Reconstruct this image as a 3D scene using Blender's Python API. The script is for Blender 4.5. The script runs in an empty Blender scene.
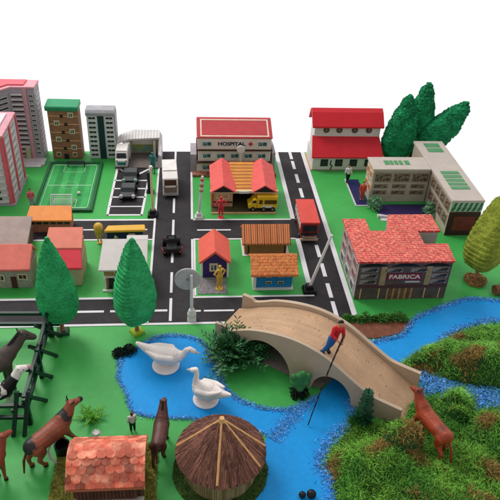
import bpy, bmesh, math, random
from math import sin, cos, pi, radians as R_
from mathutils import Vector, Matrix, noise
random.seed(7)
scene = bpy.context.scene
C = scene.collection

# ------------------------------------------------------------------ camera
CAMH, FPX = 7.0, 650.0
PITCH, YAW, ROLL = R_(34.8), R_(6.3), R_(3.1)
_f = Vector((sin(YAW)*cos(PITCH), cos(YAW)*cos(PITCH), -sin(PITCH)))
_r = Vector((cos(YAW), -sin(YAW), 0)); _u = _r.cross(_f)
RT = cos(ROLL)*_r + sin(ROLL)*_u; UP = -sin(ROLL)*_r + cos(ROLL)*_u
cd = bpy.data.cameras.new('camera'); cam = bpy.data.objects.new('camera', cd); C.objects.link(cam)
m = Matrix((RT, UP, -_f)).transposed().to_4x4(); m.translation = (0, 0, CAMH)
cam.matrix_world = m
cd.sensor_width = 36; cd.lens = 36*FPX/500; cd.clip_start = .05; cd.clip_end = 500
scene.camera = cam

def G(px, py, z=0.0):
    """point of the level plane z that a photograph pixel looks at (author-time measuring)"""
    d = RT*((px-250)/FPX) + UP*((250-py)/FPX) + _f
    t = (z-CAMH)/d.z
    return Vector((d.x*t, d.y*t, z))

# ------------------------------------------------------------------ world and lamps
w = bpy.data.worlds.new('World'); scene.world = w; w.use_nodes = True
nt = w.node_tree; nt.nodes.clear()
tc = nt.nodes.new('ShaderNodeTexCoord'); sp = nt.nodes.new('ShaderNodeSeparateXYZ')
mr = nt.nodes.new('ShaderNodeMapRange'); mr.interpolation_type = 'SMOOTHSTEP'
bg = nt.nodes.new('ShaderNodeBackground'); wo = nt.nodes.new('ShaderNodeOutputWorld')
nt.links.new(tc.outputs['Generated'], sp.inputs[0]); nt.links.new(sp.outputs['Y'], mr.inputs[0])
mr.inputs[1].default_value = -.15; mr.inputs[2].default_value = .45
mr.inputs[3].default_value = .5; mr.inputs[4].default_value = 1.04     # bright window side behind the board, dimmer room behind the viewer
nt.links.new(mr.outputs[0], bg.inputs['Strength']); bg.inputs['Color'].default_value = (1, 1, 1, 1)
nt.links.new(bg.outputs[0], wo.inputs[0])
ld = bpy.data.lights.new('window_light', 'AREA'); ld.shape = 'DISK'; ld.size = 7; ld.energy = 1500; ld.color = (1, .97, .93)
lo = bpy.data.objects.new('window_light', ld); C.objects.link(lo); lo.location = (-7, 17, 13)
lo.rotation_euler = (Vector((0.5, 9, 0))-lo.location).to_track_quat('-Z', 'Y').to_euler()
scene.view_settings.view_transform = 'Standard'; scene.view_settings.look = 'None'
scene.cycles.filter_width = 2.0
scene.view_settings.exposure = 0.13; scene.view_settings.gamma = 1

# ------------------------------------------------------------------ materials
def lin(h):
    v = [int(h[i:i+2], 16)/255 for i in (0, 2, 4)]
    return [c/12.92 if c <= .04045 else ((c+.055)/1.055)**2.4 for c in v]
MATS = {}
def M(name, hexc, rough=.6, var=.12, scale=6., bump=0., bscale=60., island=0., spec=.25, col2=None, pat=None, pscale=10., pw=.5, metal=0., spots=()):
    """procedural material: base colour, soft noise variation, optional second-colour pattern, random tone per loose piece, bump"""
    if name in MATS: return MATS[name]
    mt = bpy.data.materials.new(name); MATS[name] = mt; mt.use_nodes = True
    n = mt.node_tree.nodes; L = mt.node_tree.links; b = n['Principled BSDF']
    b.inputs['Roughness'].default_value = rough; b.inputs['Specular IOR Level'].default_value = spec; b.inputs['Metallic'].default_value = metal
    t = n.new('ShaderNodeTexCoord'); c = lin(hexc)
    src = n.new('ShaderNodeRGB'); src.outputs[0].default_value = (*c, 1); out = src.outputs[0]
    def mix(fac, a, bb, mode='MIX'):
        q = n.new('ShaderNodeMix'); q.data_type = 'RGBA'; q.blend_type = mode
        if hasattr(fac, 'links'): L.new(fac, q.inputs[0])
        else: q.inputs[0].default_value = fac
        for s, i in ((a, 6), (bb, 7)):
            if hasattr(s, 'links'): L.new(s, q.inputs[i])
            else: q.inputs[i].default_value = (*s, 1)
        return q.outputs[2]
    def ramp(v, a, b2):
        q = n.new('ShaderNodeMapRange'); L.new(v, q.inputs[0]); q.inputs[1].default_value = a; q.inputs[2].default_value = b2; return q.outputs[0]
    hgt = None
    if col2:
        c2 = lin(col2)
        if pat == 'noise':
            q = n.new('ShaderNodeTexNoise'); q.inputs['Scale'].default_value = pscale; q.inputs['Detail'].default_value = 3
            L.new(t.outputs['Object'], q.inputs['Vector']); f = ramp(q.outputs[0], pw-.03, pw+.03)
        elif pat == 'softnoise':
            q = n.new('ShaderNodeTexNoise'); q.inputs['Scale'].default_value = pscale; q.inputs['Detail'].default_value = 6
            L.new(t.outputs['Object'], q.inputs['Vector']); f = ramp(q.outputs[0], pw-.15, pw+.15)
        elif pat == 'spots':
            qn = n.new('ShaderNodeTexNoise'); qn.inputs['Scale'].default_value = 7; L.new(t.outputs['Object'], qn.inputs['Vector']); f = None
            for sx_, sy_, sz_, sr_ in spots:
                dn = n.new('ShaderNodeVectorMath'); dn.operation = 'DISTANCE'; L.new(t.outputs['Object'], dn.inputs[0]); dn.inputs[1].default_value = (sx_, sy_, sz_)
                ad = n.new('ShaderNodeMath'); ad.operation = 'MULTIPLY_ADD'; L.new(qn.outputs[0], ad.inputs[0]); ad.inputs[1].default_value = .20; L.new(dn.outputs['Value'], ad.inputs[2])
                o_ = ramp(ad.outputs[0], sr_+.110, sr_+.092)
                if f is None: f = o_
                else:
                    mx_ = n.new('ShaderNodeMath'); mx_.operation = 'MAXIMUM'; L.new(f, mx_.inputs[0]); L.new(o_, mx_.inputs[1]); f = mx_.outputs[0]
        elif pat == 'speck':
            q = n.new('ShaderNodeTexVoronoi'); q.inputs['Scale'].default_value = pscale
            L.new(t.outputs['Object'], q.inputs['Vector']); s2 = n.new('ShaderNodeSeparateColor'); L.new(q.outputs['Color'], s2.inputs[0]); f = ramp(s2.outputs[0], pw-.05, pw+.05)
        elif pat == 'cell':
            q = n.new('ShaderNodeTexVoronoi'); q.feature = 'DISTANCE_TO_EDGE'; q.inputs['Scale'].default_value = pscale
            L.new(t.outputs['Object'], q.inputs['Vector']); f = ramp(q.outputs[0], pw, 0)
        elif pat in ('brick', 'brickz'):
            q = n.new('ShaderNodeTexBrick'); q.inputs['Scale'].default_value = pscale; q.inputs['Mortar Size'].default_value = .02*pw*2
            q.inputs['Color1'].default_value = (0, 0, 0, 1); q.inputs['Color2'].default_value = (.25, .25, .25, 1); q.inputs['Mortar'].default_value = (1, 1, 1, 1)
            if pat == 'brickz':
                mp = n.new('ShaderNodeMapping'); mp.inputs['Rotation'].default_value = (R_(90), 0, 0); L.new(t.outputs['Object'], mp.inputs[0]); L.new(mp.outputs[0], q.inputs['Vector'])
            else: L.new(t.outputs['Object'], q.inputs['Vector'])
            s2 = n.new('ShaderNodeSeparateColor'); L.new(q.outputs['Color'], s2.inputs[0])
            qn = n.new('ShaderNodeTexNoise'); qn.inputs['Scale'].default_value = pscale*4; qn.inputs['Detail'].default_value = 3; L.new(t.outputs['Object'], qn.inputs['Vector'])
            mm_ = n.new('ShaderNodeMath'); mm_.operation = 'MULTIPLY'; L.new(s2.outputs[0], mm_.inputs[0]); L.new(ramp(qn.outputs[0], .35, .6), mm_.inputs[1]); f = mm_.outputs[0]
        elif pat in ('wavex', 'wavey', 'wavez'):
            q = n.new('ShaderNodeTexWave'); q.bands_direction = pat[-1].upper(); q.inputs['Scale'].default_value = pscale
            q.inputs['Distortion'].default_value = .6; q.inputs['Detail'].default_value = 3; q.inputs['Detail Scale'].default_value = 2
            L.new(t.outputs['Object'], q.inputs['Vector']); f = ramp(q.outputs['Fac'], pw-.2, pw+.2)
        out = mix(f, out, c2); hgt = f
    if var:
        for sc_, vv in ((scale, var), (scale*9, var*.6)):
            q = n.new('ShaderNodeTexNoise'); q.inputs['Scale'].default_value = sc_; q.inputs['Detail'].default_value = 4
            L.new(t.outputs['Object'], q.inputs['Vector'])
            r_ = n.new('ShaderNodeMapRange'); L.new(q.outputs[0], r_.inputs[0]); r_.inputs[1].default_value = .3; r_.inputs[2].default_value = .7
            r_.inputs[3].default_value = 1-vv; r_.inputs[4].default_value = 1+vv
            cc = n.new('ShaderNodeCombineColor'); [L.new(r_.outputs[0], cc.inputs[i]) for i in range(3)]
            out = mix(1.0, out, cc.outputs[0], 'MULTIPLY')
    if island:
        g = n.new('ShaderNodeNewGeometry'); r_ = n.new('ShaderNodeMapRange'); L.new(g.outputs['Random Per Island'], r_.inputs[0])
        r_.inputs[3].default_value = 1-island; r_.inputs[4].default_value = 1+island
        cc = n.new('ShaderNodeCombineColor'); [L.new(r_.outputs[0], cc.inputs[i]) for i in range(3)]
        out = mix(1.0, out, cc.outputs[0], 'MULTIPLY')
    L.new(out, b.inputs['Base Color'])
    if bump:
        q = n.new('ShaderNodeTexNoise'); q.inputs['Scale'].default_value = bscale; q.inputs['Detail'].default_value = 5
        L.new(t.outputs['Object'], q.inputs['Vector'])
        bp = n.new('ShaderNodeBump'); bp.inputs['Strength'].default_value = bump; bp.inputs['Distance'].default_value = .02
        L.new(q.outputs[0], bp.inputs['Height']); L.new(bp.outputs[0], b.inputs['Normal'])
    return mt

# ------------------------------------------------------------------ object helpers
def tag(o, label=None, cat=None, group=None, kind=None):
    for k, v in (('label', label), ('category', cat), ('group', group), ('kind', kind)):
        if v: o[k] = v
    return o
def thing(name, label, cat, loc=(0, 0, 0), rz=0, group=None):
    o = bpy.data.objects.new(name, None); C.objects.link(o); o.location = loc; o.rotation_euler = (0, 0, rz); o.empty_display_size = .1
    return tag(o, label, cat, group)
def link(name, me, mats, parent=None, smooth=False):
    if len(me.materials): me.materials.clear()
    for q in (mats if isinstance(mats, (list, tuple)) else [mats]): me.materials.append(q)
    if smooth:
        for p in me.polygons: p.use_smooth = True
    o = bpy.data.objects.new(name, me); C.objects.link(o); o.parent = parent
    return o
class MB:
    def __init__(s): s.v = []; s.f = []; s.m = []
    def add(s, vs, fs, mi=0):
        b = len(s.v); s.v += [tuple(q) for q in vs]; s.f += [tuple(b+i for i in f) for f in fs]; s.m += [mi]*len(fs); return s
    def box(s, x0, x1, y0, y1, z0, z1, mi=0, tap=0.):
        t = tap
        return s.add([(x0, y0, z0), (x1, y0, z0), (x1, y1, z0), (x0, y1, z0), (x0+t, y0+t, z1), (x1-t, y0+t, z1), (x1-t, y1-t, z1), (x0+t, y1-t, z1)],
                     [(0, 3, 2, 1), (4, 5, 6, 7), (0, 1, 5, 4), (1, 2, 6, 5), (2, 3, 7, 6), (3, 0, 4, 7)], mi)
    def prism(s, poly, z0, z1, mi=0):
        n = len(poly); a = sum(poly[i][0]*poly[(i+1) % n][1]-poly[(i+1) % n][0]*poly[i][1] for i in range(n))
        if a < 0: poly = poly[::-1]
        return s.add([(x, y, z0) for x, y in poly]+[(x, y, z1) for x, y in poly],
                     [tuple(range(n-1, -1, -1)), tuple(range(n, 2*n))]+[(i, (i+1) % n, n+(i+1) % n, n+i) for i in range(n)], mi)
    def ext(s, prof, axis, a0, a1, mi=0):
        """closed profile in the plane across axis ('x': (y,z), 'y': (x,z)) pulled from a0 to a1"""
        n = len(prof); f = (lambda p, a: (a, p[0], p[1])) if axis == 'x' else (lambda p, a: (p[0], a, p[1]))
        return s.add([f(p, a0) for p in prof]+[f(p, a1) for p in prof], [tuple(range(n-1, -1, -1)), tuple(range(n, 2*n))]+[(i, (i+1) % n, n+(i+1) % n, n+i) for i in range(n)], mi)
    def cone(s, p, q, r0, r1, n=12, mi=0):
        p = Vector(p); q = Vector(q); d = (q-p).normalized(); a = d.orthogonal().normalized(); b = d.cross(a)
        vs = [p+(a*cos(2*pi*i/n)+b*sin(2*pi*i/n))*r0 for i in range(n)]+[q+(a*cos(2*pi*i/n)+b*sin(2*pi*i/n))*r1 for i in range(n)]
        return s.add(vs, [tuple(range(n-1, -1, -1)), tuple(range(n, 2*n))]+[(i, (i+1) % n, n+(i+1) % n, n+i) for i in range(n)], mi)
    def lathe(s, prof, c=(0, 0), n=24, mi=0, sx=1, sy=1):
        k = len(prof); vs = [(c[0]+sx*r*cos(2*pi*i/n), c[1]+sy*r*sin(2*pi*i/n), z) for r, z in prof for i in range(n)]
        fs = [(j*n+i, j*n+(i+1) % n, (j+1)*n+(i+1) % n, (j+1)*n+i) for j in range(k-1) for i in range(n)]
        return s.add(vs, fs+[tuple(range(n-1, -1, -1)), tuple(range((k-1)*n, k*n))], mi)
    def path(s, pts, r, n=8, mi=0):
        for i in range(len(pts)-1):
            r0 = r[i] if isinstance(r, (list, tuple)) else r; r1 = r[i+1] if isinstance(r, (list, tuple)) else r
            s.cone(pts[i], pts[i+1], r0, r1, n, mi)
        return s
    def sheet(s, quad, t, mi=0):
        """slab: four corner points of the top side, thickness t straight down"""
        q = [Vector(v) for v in quad]
        return s.add([v-Vector((0, 0, t)) for v in q]+q, [(3, 2, 1, 0), (4, 5, 6, 7), (0, 1, 5, 4), (1, 2, 6, 5), (2, 3, 7, 6), (3, 0, 4, 7)], mi)
    def mesh(s, name):
        me = bpy.data.meshes.new(name); me.from_pydata(s.v, [], s.f); me.polygons.foreach_set('material_index', s.m); me.update()
        bm = bmesh.new(); bm.from_mesh(me); bmesh.ops.recalc_face_normals(bm, faces=bm.faces); bm.to_mesh(me); bm.free()
        return me
    def build(s, name, mats, parent=None, smooth=False, bevel=0., seg=2):
        me = s.mesh(name)
        if bevel:
            bm = bmesh.new(); bm.from_mesh(me)
            ed = [e for e in bm.edges if len(e.link_faces) == 2 and e.calc_face_angle(0) > .6]
            bmesh.ops.bevel(bm, geom=ed, offset=bevel, segments=seg, profile=.5, affect='EDGES', clamp_overlap=True)
            bm.to_mesh(me); bm.free()
        return link(name, me, mats, parent, smooth)
def struct(name, mb, mats, z=0, **k):
    o = mb.build(name, mats, None, **k); o['kind'] = 'structure'; return o
def organic(name, segs, mats, parent=None, vox=.012, smooth=6, flat=None, post=None):
    """one continuous skin grown over tapered limbs: list of (p, r0, q, r1)"""
    mb = MB()
    for p, r0, q, r1 in segs:
        p = Vector(p); q = Vector(q); mb.cone(p, q, r0, r1, 14)
        for c, r in ((p, r0), (q, r1)):
            prof = [(max(r*sin(pi*i/8), r*.02), -r*cos(pi*i/8)) for i in range(9)]
            b = MB().lathe(prof, n=14); mb.add([Vector(v)+c for v in b.v], b.f)
    me = mb.mesh(name+'_raw'); o = bpy.data.objects.new('tmp', me); C.objects.link(o)
    md = o.modifiers.new('r', 'REMESH'); md.mode = 'VOXEL'; md.voxel_size = vox
    ms = o.modifiers.new('s', 'SMOOTH'); ms.factor = .5; ms.iterations = smooth
    dg = bpy.context.evaluated_depsgraph_get(); me2 = bpy.data.meshes.new_from_object(o.evaluated_get(dg)); me2.name = name
    bpy.data.objects.remove(o); bpy.data.meshes.remove(me)
    if post:
        for v in me2.vertices: v.co = post(v.co)
    return link(name, me2, mats, parent, True)
def text(name, s, size, mat, parent, loc, rot=(R_(90), 0, 0), ext=.003, off=.0, sx=1.):
    cu = bpy.data.curves.new(name, 'FONT'); cu.body = s; cu.size = size; cu.extrude = ext; cu.offset = off; cu.align_x = 'CENTER'; cu.align_y = 'CENTER'
    o = bpy.data.objects.new('tmp', cu); C.objects.link(o); dg = bpy.context.evaluated_depsgraph_get()
    me = bpy.data.meshes.new_from_object(o.evaluated_get(dg)); bpy.data.objects.remove(o)
    r = link(name, me, mat, parent); r.location = loc; r.rotation_euler = rot; r.scale = (sx, 1, 1); return r
WC = {}
def win(parent, x, y, z, w_, h, mf, mp, rz=0, name='window', d=.012, fr=.18, pane='pane'):
    """a framed window on a wall facing -y (turned by rz); shared meshes, frame > pane"""
    k = (round(w_, 4), round(h, 4), mf.name, mp.name, name, fr, d)
    if k not in WC:
        a = MB().box(-w_/2, w_/2, -d, .004, -h/2, h/2).mesh(name); a.materials.append(mf)
        i = min(w_, h)*fr
        b = MB().box(-w_/2+i, w_/2-i, -d-.004, -d+.002, -h/2+i, h/2-i)
        if w_ > .09: b = MB().box(-w_/2+i, -i*.3, -d-.004, -d+.002, -h/2+i, h/2-i).box(i*.3, w_/2-i, -d-.004, -d+.002, -h/2+i, h/2-i)
        b = b.mesh(pane); b.materials.append(mp); WC[k] = (a, b)
    a, b = WC[k]
    o = bpy.data.objects.new(name, a); C.objects.link(o); o.parent = parent; o.location = (x, y, z); o.rotation_euler = (0, 0, rz)
    p = bpy.data.objects.new(pane, b); C.objects.link(p); p.parent = o
    return o
def copy_tree(o, parent=None):
    c = o.copy(); C.objects.link(c); c.parent = parent
    for ch in list(o.children): copy_tree(ch, c)
    return c

# palette
GREEN = M('board green paper', '3da34b', .5, .09, 1.1, bump=.12, bscale=5, spec=.3)
ROAD = M('road black vinyl', '2e2b2e', .6, .3, 2.5, bump=.1, bscale=80, spec=.15)
WHITE = M('white line paper', 'dcd8dc', .6, .05, 5)
WPAINT = M('white painted wood', 'd9d5d2', .55, .06, 5)
CREAM = M('cream wood', 'd8c6a2', .6, .1, 5, bump=.1)
PLY = M('bare plywood edge', 'cfa678', .6, .15, 10)
REDR = M('red paper roof', 'd6584f', .6, .07, 6)
DARK = M('dark printed glass', '23282b', .35, .2, 20)
DBROWN = M('dark brown printed wood', '4a2e25', .6, .2, 10)
BLACK = M('black plastic', '17181a', .4, .2, 10)
DGREEN = M('dark green fence plastic', '17302a', .4, .12, 8)
TEALG = M('teal printed glass', '5f8f93', .4, .2, 20, col2='2b4a52', pat='noise', pscale=18)

# ------------------------------------------------------------------ ground, roads, water
XL, XR, YF, YB = -8.0, 5.85, 2.6, 14.13
struct('ground', MB().box(XL, XR, YF, YB, -.12, 0), [GREEN])
rd = MB()
rd.box(-.70, .02, 8.6, YB-.002, .001, .004).box(2.06, 2.74, 7.97, YB-.002, .001, .004)
rd.box(XL, -.70, 10.38, 11.1, .001, .004).box(.02, 2.06, 10.38, 11.1, .001, .004)
rd.box(XL, 2.06, 7.97, 8.6, .001, .004)
struct('road', rd, ROAD)
mk = MB(); lw = .04
def ln(x0, x1, y0, y1): mk.box(x0, x1, y0, y1, .0045, .008)
ln(-.735, -.695, 7.97, 14.125); ln(.0, .045, 11.1, 14.125); ln(.0, .045, 8.64, 10.38)
ln(2.02, 2.11, 11.1, 14.125); ln(2.02, 2.11, 8.66, 10.38); ln(2.66, 2.75, 7.95, 14.125)
ln(XL, -.735, 11.06, 11.11); ln(XL, -.735, 10.36, 10.40); ln(.045, 2.02, 11.06, 11.1); ln(.045, 2.02, 10.36, 10.4)
ln(XL, -.735, 8.6, 8.65); ln(.0, 2.11, 8.6, 8.64); ln(XL, 2.0, 7.93, 7.98); ln(.04, .08, 8.66, 10.36)
ln(2.04, 2.1, 7.93, 8.24)
struct('road_edge_line', mk, WHITE)
mk = MB()
for y in [8.02, 8.75, 9.62, 10.5, 11.34, 12.15, 12.95, 13.6]: ln(-.37, -.325, y, y+.58)
for y in [8.05, 8.55, 9.15, 9.75, 10.4, 11.35, 11.95, 12.6, 13.25, 13.75]: ln(2.36, 2.43, y, y+.4)
for x in [-6.9, -5.8, -5.0, -4.1, -3.2, -2.6, -1.6]: ln(x, x+.75, 10.71, 10.75)
for x in (.12, .48, 1.1, 1.6): ln(x, x+.3, 10.68, 10.72)
for x in [-6.6, -5.5, -4.45, -3.4, -2.36, -1.33]: ln(x, x+.93, 8.26, 8.31)
for x in (.06, .2, .9, 1.5): ln(x, x+(.09 if x < .1 else .5), 8.24, 8.28)
struct('road_dash_line', mk, WHITE)

WATERM = M('blue paper water', '1993dd', .45, .09, 1.5, bump=.08, bscale=8, spec=.15)
wp = [(119, 366), (124, 352), (135, 349), (159, 337), (188, 337), (204, 344), (214, 362), (222, 382), (233, 396), (257, 407), (285, 410), (306, 404), (316, 396), (340, 372),
      (370, 343), (396, 337), (405, 332), (412, 322), (422, 315), (448, 305), (469, 299), (500, 301), (532, 305), (532, 326), (500, 321), (474, 325), (448, 335), (432, 351), (412, 363), (396, 367), (370, 385),
      (352, 399), (356, 419), (346, 430), (336, 435), (323, 456), (320, 469), (331, 477), (333, 492), (335, 530), (250, 530), (258, 480), (264, 445), (266, 435), (250, 428), (215, 420), (171, 418), (149, 417), (133, 412), (129, 405), (126, 393), (118, 378)]
wpts = [G(*p) for p in wp]
def cr(pts, closed=True, n=5):
    out = []; k = len(pts)
    for i in range(k if closed else k-1):
        a, b, c, d = (pts[(i-1) % k] if closed or i else pts[0]), pts[i], pts[(i+1) % k], (pts[(i+2) % k] if closed or i+2 < k else pts[-1])
        for j in range(n):
            t = j/n; out.append(.5*((2*b)+(c-a)*t+(2*a-5*b+4*c-d)*t*t+(3*b-a-3*c+d)*t**3))
    if not closed: out.append(pts[-1])
    return out
wc = cr(wpts)
bm = bmesh.new(); bmesh.ops.triangle_fill(bm, edges=[bm.edges.new(e) for e in (lambda V: [(V[i], V[(i+1) % len(V)]) for i in range(len(V))])([bm.verts.new((p.x, p.y, .006)) for p in wc])], use_beauty=True)
for f in bm.faces:
    if f.normal.z < 0: f.normal_flip()
me = bpy.data.meshes.new('water'); bm.to_mesh(me); bm.free()
link('water', me, WATERM)['kind'] = 'structure'

# glitter paste along the banks: thousands of crumbs
GLIT = M('blue glitter paste', '5fa8e6', .4, .3, 20, island=.5, spec=.5)
gm = MB(); rnd = random.Random(3)
def crumbs(mb, pts, wdt, n, s0, s1, zz=.02, rr=rnd):
    L = [(pts[i+1]-pts[i]).length for i in range(len(pts)-1)]; T = sum(L)
    for _ in range(n):
        u = rr.random()*T; i = 0
        while i < len(L)-1 and u > L[i]: u -= L[i]; i += 1
        d = (pts[i+1]-pts[i]); p = pts[i]+d*(u/max(L[i], 1e-6)); nn = Vector((-d.y, d.x, 0)).normalized(); o = rr.gauss(0, wdt*.5)
        p = p+nn*o; s = rr.uniform(s0, s1); z = rr.random()*zz*max(0, 1-abs(o)/wdt)+s*.4+.004
        a = [Vector((rr.uniform(-1, 1), rr.uniform(-1, 1), rr.uniform(-.6, 1)))*s for _ in range(4)]
        mb.add([p+Vector((0, 0, z))+q for q in a], [(0, 1, 2), (0, 2, 3), (0, 3, 1), (1, 3, 2)])
def seg(a, b): return [Vector((p.x, p.y, 0)) for p in cr([G(*q) for q in wp][a:b], False)]
crumbs(gm, seg(0, 13), .05, 3800, .006, .017)
crumbs(gm, seg(14, 24), .06, 3300, .007, .02)
crumbs(gm, seg(23, 30), .10, 2800, .006, .02)
crumbs(gm, seg(31, 40), .13, 4200, .006, .018)
crumbs(gm, [G(306, 404), G(290, 420), G(272, 440)], .12, 2200, .005, .013, .01)
crumbs(gm, [G(266, 435), G(250, 428), G(215, 420), G(171, 418), G(149, 417), G(133, 412), G(129, 405), G(126, 393), G(118, 378), G(119, 366)], .045, 2300, .006, .015)
crumbs(gm, [G(418, 372), G(440, 392), G(470, 398), G(500, 400), G(525, 404)], .3, 8000, .008, .022, .05)
tag(gm.build('glitter', [GLIT]), 'pale blue glitter paste scattered along the water banks', 'glitter', kind='stuff')

# ================================================================== TOWERS (back left)
GREYP = M('grey printed card', 'a29aa2', .6, .12, 8)
GREYL = M('light grey printed card', 'cbc5c9', .6, .1, 8)
PINK = M('faded pink paint', 'c9909b', .55, .1, 6)
PINKR = M('pink red paint', 'd8606c', .55, .1, 6)
t = thing('tower_block', 'tall grey toy tower block with pink roof and pink stripe, the tallest building', 'tower block', (-4.93, 13.2, 0))
foot = [(0, .9), (1.62, .9), (1.60, .48), (1.10, .48), (.78, .12), (0, .12)]
MB().prism(foot, 0, 1.68).build('wall', GREYP, t, bevel=.01)
MB().prism([(x+(.015 if x > .1 else 0), y+(.01 if y > .5 else -.01)) for x, y in foot], 1.68, 1.73).build('roof', PINK, t, bevel=.01)
MB().prism([(0, .85), (1.4, .85), (1.38, .55), (1.05, .55), (.74, .2), (0, .2)], 1.73, 1.76).build('roof_panel', PINKR, t)
MB().box(1.36, 1.44, .45, .482, 0, 1.68).build('stripe', PINK, t)
MB().box(.9, 1.66, .18, .48, 0, .05).box(.85, 1.6, .1, .2, 0, .03).build('base_slab', GREYL, t, bevel=.008)
MB().box(1.24, 1.34, .43, .5, .05, .33).build('entrance', M('pale yellow printed card', 'b9b48c'), t)
for k in range(13):
    z = 1.58-k*.112
    MB().box(1.1, 1.35, .44, .482, z-.035, z+.0).build('balcony', GREYL, t)
    win(t, 1.22, .478, z-.062, .22, .05, DARK, DBROWN, fr=.1, d=.006)
    win(t, 1.52, .478, z-.05, .1, .06, GREYL, DARK)
    win(t, .94, .29, z-.06, .3, .06, GREYL, DARK, rz=math.atan2(.36, .32), d=.012)
    win(t, .5, .118, z-.06, .3, .06, GREYL, TEALG)
    MB().box(1.60, 1.622, .55, .85, z-.08, z-.04).build('side_band', GREYL, t)

t = thing('tower_block', 'pink and white toy tower block with red pillars before the tall grey tower', 'tower block', (-5.0, 11.7, 0))
MB().box(0, 1.42, 0, 1.12, 0, 1.46).build('wall', GREYL, t, bevel=.01)
MB().box(-.02, 1.44, -.02, 1.14, 1.46, 1.52).build('roof', PINK, t, bevel=.01)
MB().box(.1, 1.3, .1, 1.0, 1.52, 1.55).build('roof_panel', GREYL, t)
MB().box(-.05, 1.47, -.06, 1.18, 0, .035).build('base_slab', GREYP, t)
for x in (.30, .82, 1.36): MB().box(x, x+.055, -.035, .0, 0, 1.49).build('pillar', PINKR, t, bevel=.006)
for y in (.0, .5, 1.07): MB().box(1.42, 1.45, y, y+.06, 0, 1.49).build('pillar', PINKR, t, bevel=.006)
for k in range(9):
    z = 1.38-k*.155
    for x in (.58, 1.10): win(t, x, 0, z, .26, .09, WPAINT, DARK)
    for y in (.28, .79): win(t, 1.42, y, z, .26, .09, WPAINT, GREYP, rz=pi/2)
    MB().box(.38, 1.34, -.03, .0, z-.09, z-.06).build('balcony', WPAINT, t)

BRK = M('brown printed brick', '8a6048', .65, .12, 8, col2='a87f5c', pat='brickz', pscale=9, pw=.6)
t = thing('tower_block', 'narrow brown brick toy tower with a green flat roof', 'tower block', (-3.13, 13.74, 0), R_(-1.5))
MB().box(.0, .66, 0, .33, 0, 1.2).build('wall', BRK, t, bevel=.012)
MB().ext([(-.03, 1.17), (-.045, 1.25), (-.03, 1.285), (.36, 1.31), (.38, 1.19)], 'x', -.04, .68).build('roof', M('green painted wood', '2f8f63', .5, .08), t, bevel=.014)
MB().box(.26, .36, -.012, .0, .0, .13).build('door', DARK, t)
for k, x in enumerate((.14, .5)): win(t, x, 0, .12, .1, .11, CREAM, DARK)
for k in range(5): win(t, (.5, .18)[k % 2], 0, 1.08-k*.195, .12, .12, CREAM, TEALG); win(t, (.3, .38)[k % 2], 0, 1.05-k*.195, .07, .07, DBROWN, DARK)
for z in (.27, .46, .66, .86, 1.05): MB().box(.0, .66, -.01, 0, z-.008, z+.008).build('ledge', PLY, t)

t = thing('tower_block', 'white and grey toy tower with a dark central stripe, right of the narrow brown tower', 'tower block', (-2.30, 13.76, 0))
MB().box(.0, .61, 0, .34, 0, 1.08).build('wall', M('pale blue white card', 'c9ced2', .55), t, bevel=.012)
MB().ext([(-.02, 1.05), (-.02, 1.12), (.03, 1.18), (.3, 1.18), (.36, 1.12), (.36, 1.05)], 'x', -.015, .625).build('roof', M('grey painted wood', '9b9aa0', .5), t, bevel=.012)
MB().box(.24, .38, -.014, .0, 0, 1.05).build('stripe', M('dark teal print', '1f3338', .4), t)
MB().box(.61, .635, .0, .34, 0, 1.08).build('side_panel', GREYP, t)
for k in range(9):
    z = 1.0-k*.112
    for x in (.12, .5): win(t, x, 0, z, .17, .07, WPAINT, DARK, fr=.16)

# ================================================================== FOOTBALL PITCH
PG = M('printed turf', '2b8a45', .6, .1, 6, col2='37a052', pat='wavex', pscale=1.2, pw=.5)
t = thing('football_pitch', 'small green football pitch board with white lines and a raised dark green border', 'football pitch', (-3.1, 11.45, 0))
MB().box(0, 1.06, 0, 1.98, .004, .03).build('turf', PG, t)
fr = MB()
for a in ((-.06, 1.12, -.07, 0), (-.06, 1.12, 1.98, 2.05), (-.06, 0, 0, 1.98), (1.06, 1.12, 0, 1.98)): fr.box(*a, 0, .06)
fr.build('border', M('dark green border', '1f5b38', .5), t, bevel=.006)
pl = MB(); q = .012
for a in ((.05, 1.01, .05, .05+2*q), (.05, 1.01, 1.93-2*q, 1.93), (.05, .05+q, .05, 1.93), (1.01-q, 1.01, .05, 1.93), (.05, 1.01, .98, 1.0),
          (.3, .3+q, .05, .4), (.76-q, .76, .05, .4), (.3, .76, .4, .4+q), (.3, .3+q, 1.58, 1.93), (.76-q, .76, 1.58, 1.93), (.3, .76, 1.58, 1.58+q)): pl.box(*a, .031, .034)
pl.path([(.53+.16*cos(2*pi*i/28), .99+.16*sin(2*pi*i/28), .0325) for i in range(29)], .005, 4)
pl.build('pitch_line', M('pitch line paint', 'a9d0ae'), t)
def goal(label, x, y, m, ww, dep, h, flip=1):
    g = thing('football_goal', label, 'goal', (x, y, .03), 0 if flip > 0 else pi, 'goals on the small football pitch')
    f = MB().path([(-ww/2, 0, 0), (-ww/2, 0, h), (ww/2, 0, h), (ww/2, 0, 0)], .012, 8).path([(-ww/2, 0, h), (-ww/2, dep, 0), (ww/2, dep, 0), (ww/2, 0, h)], .008, 6)
    f.build('frame', m, g)
    n = MB(); 
    for i in range(13):
        x_ = -ww/2+ww*i/12; n.path([(x_, 0, h), (x_, dep, 0)], .0035, 4)
    for i in range(7):
        a = i/6; n.path([(-ww/2, dep*a, h*(1-a)), (ww/2, dep*a, h*(1-a))], .0035, 4)
    n.build('net', m, g)
goal('white toy goal at the near end of the football pitch', -2.62, 11.75, WPAINT, .42, -.16, .17)
goal('dark grey toy goal at the far end of the football pitch', -2.55, 13.28, M('dark grey metal', '3a3f42'), .36, .12, .15)
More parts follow.
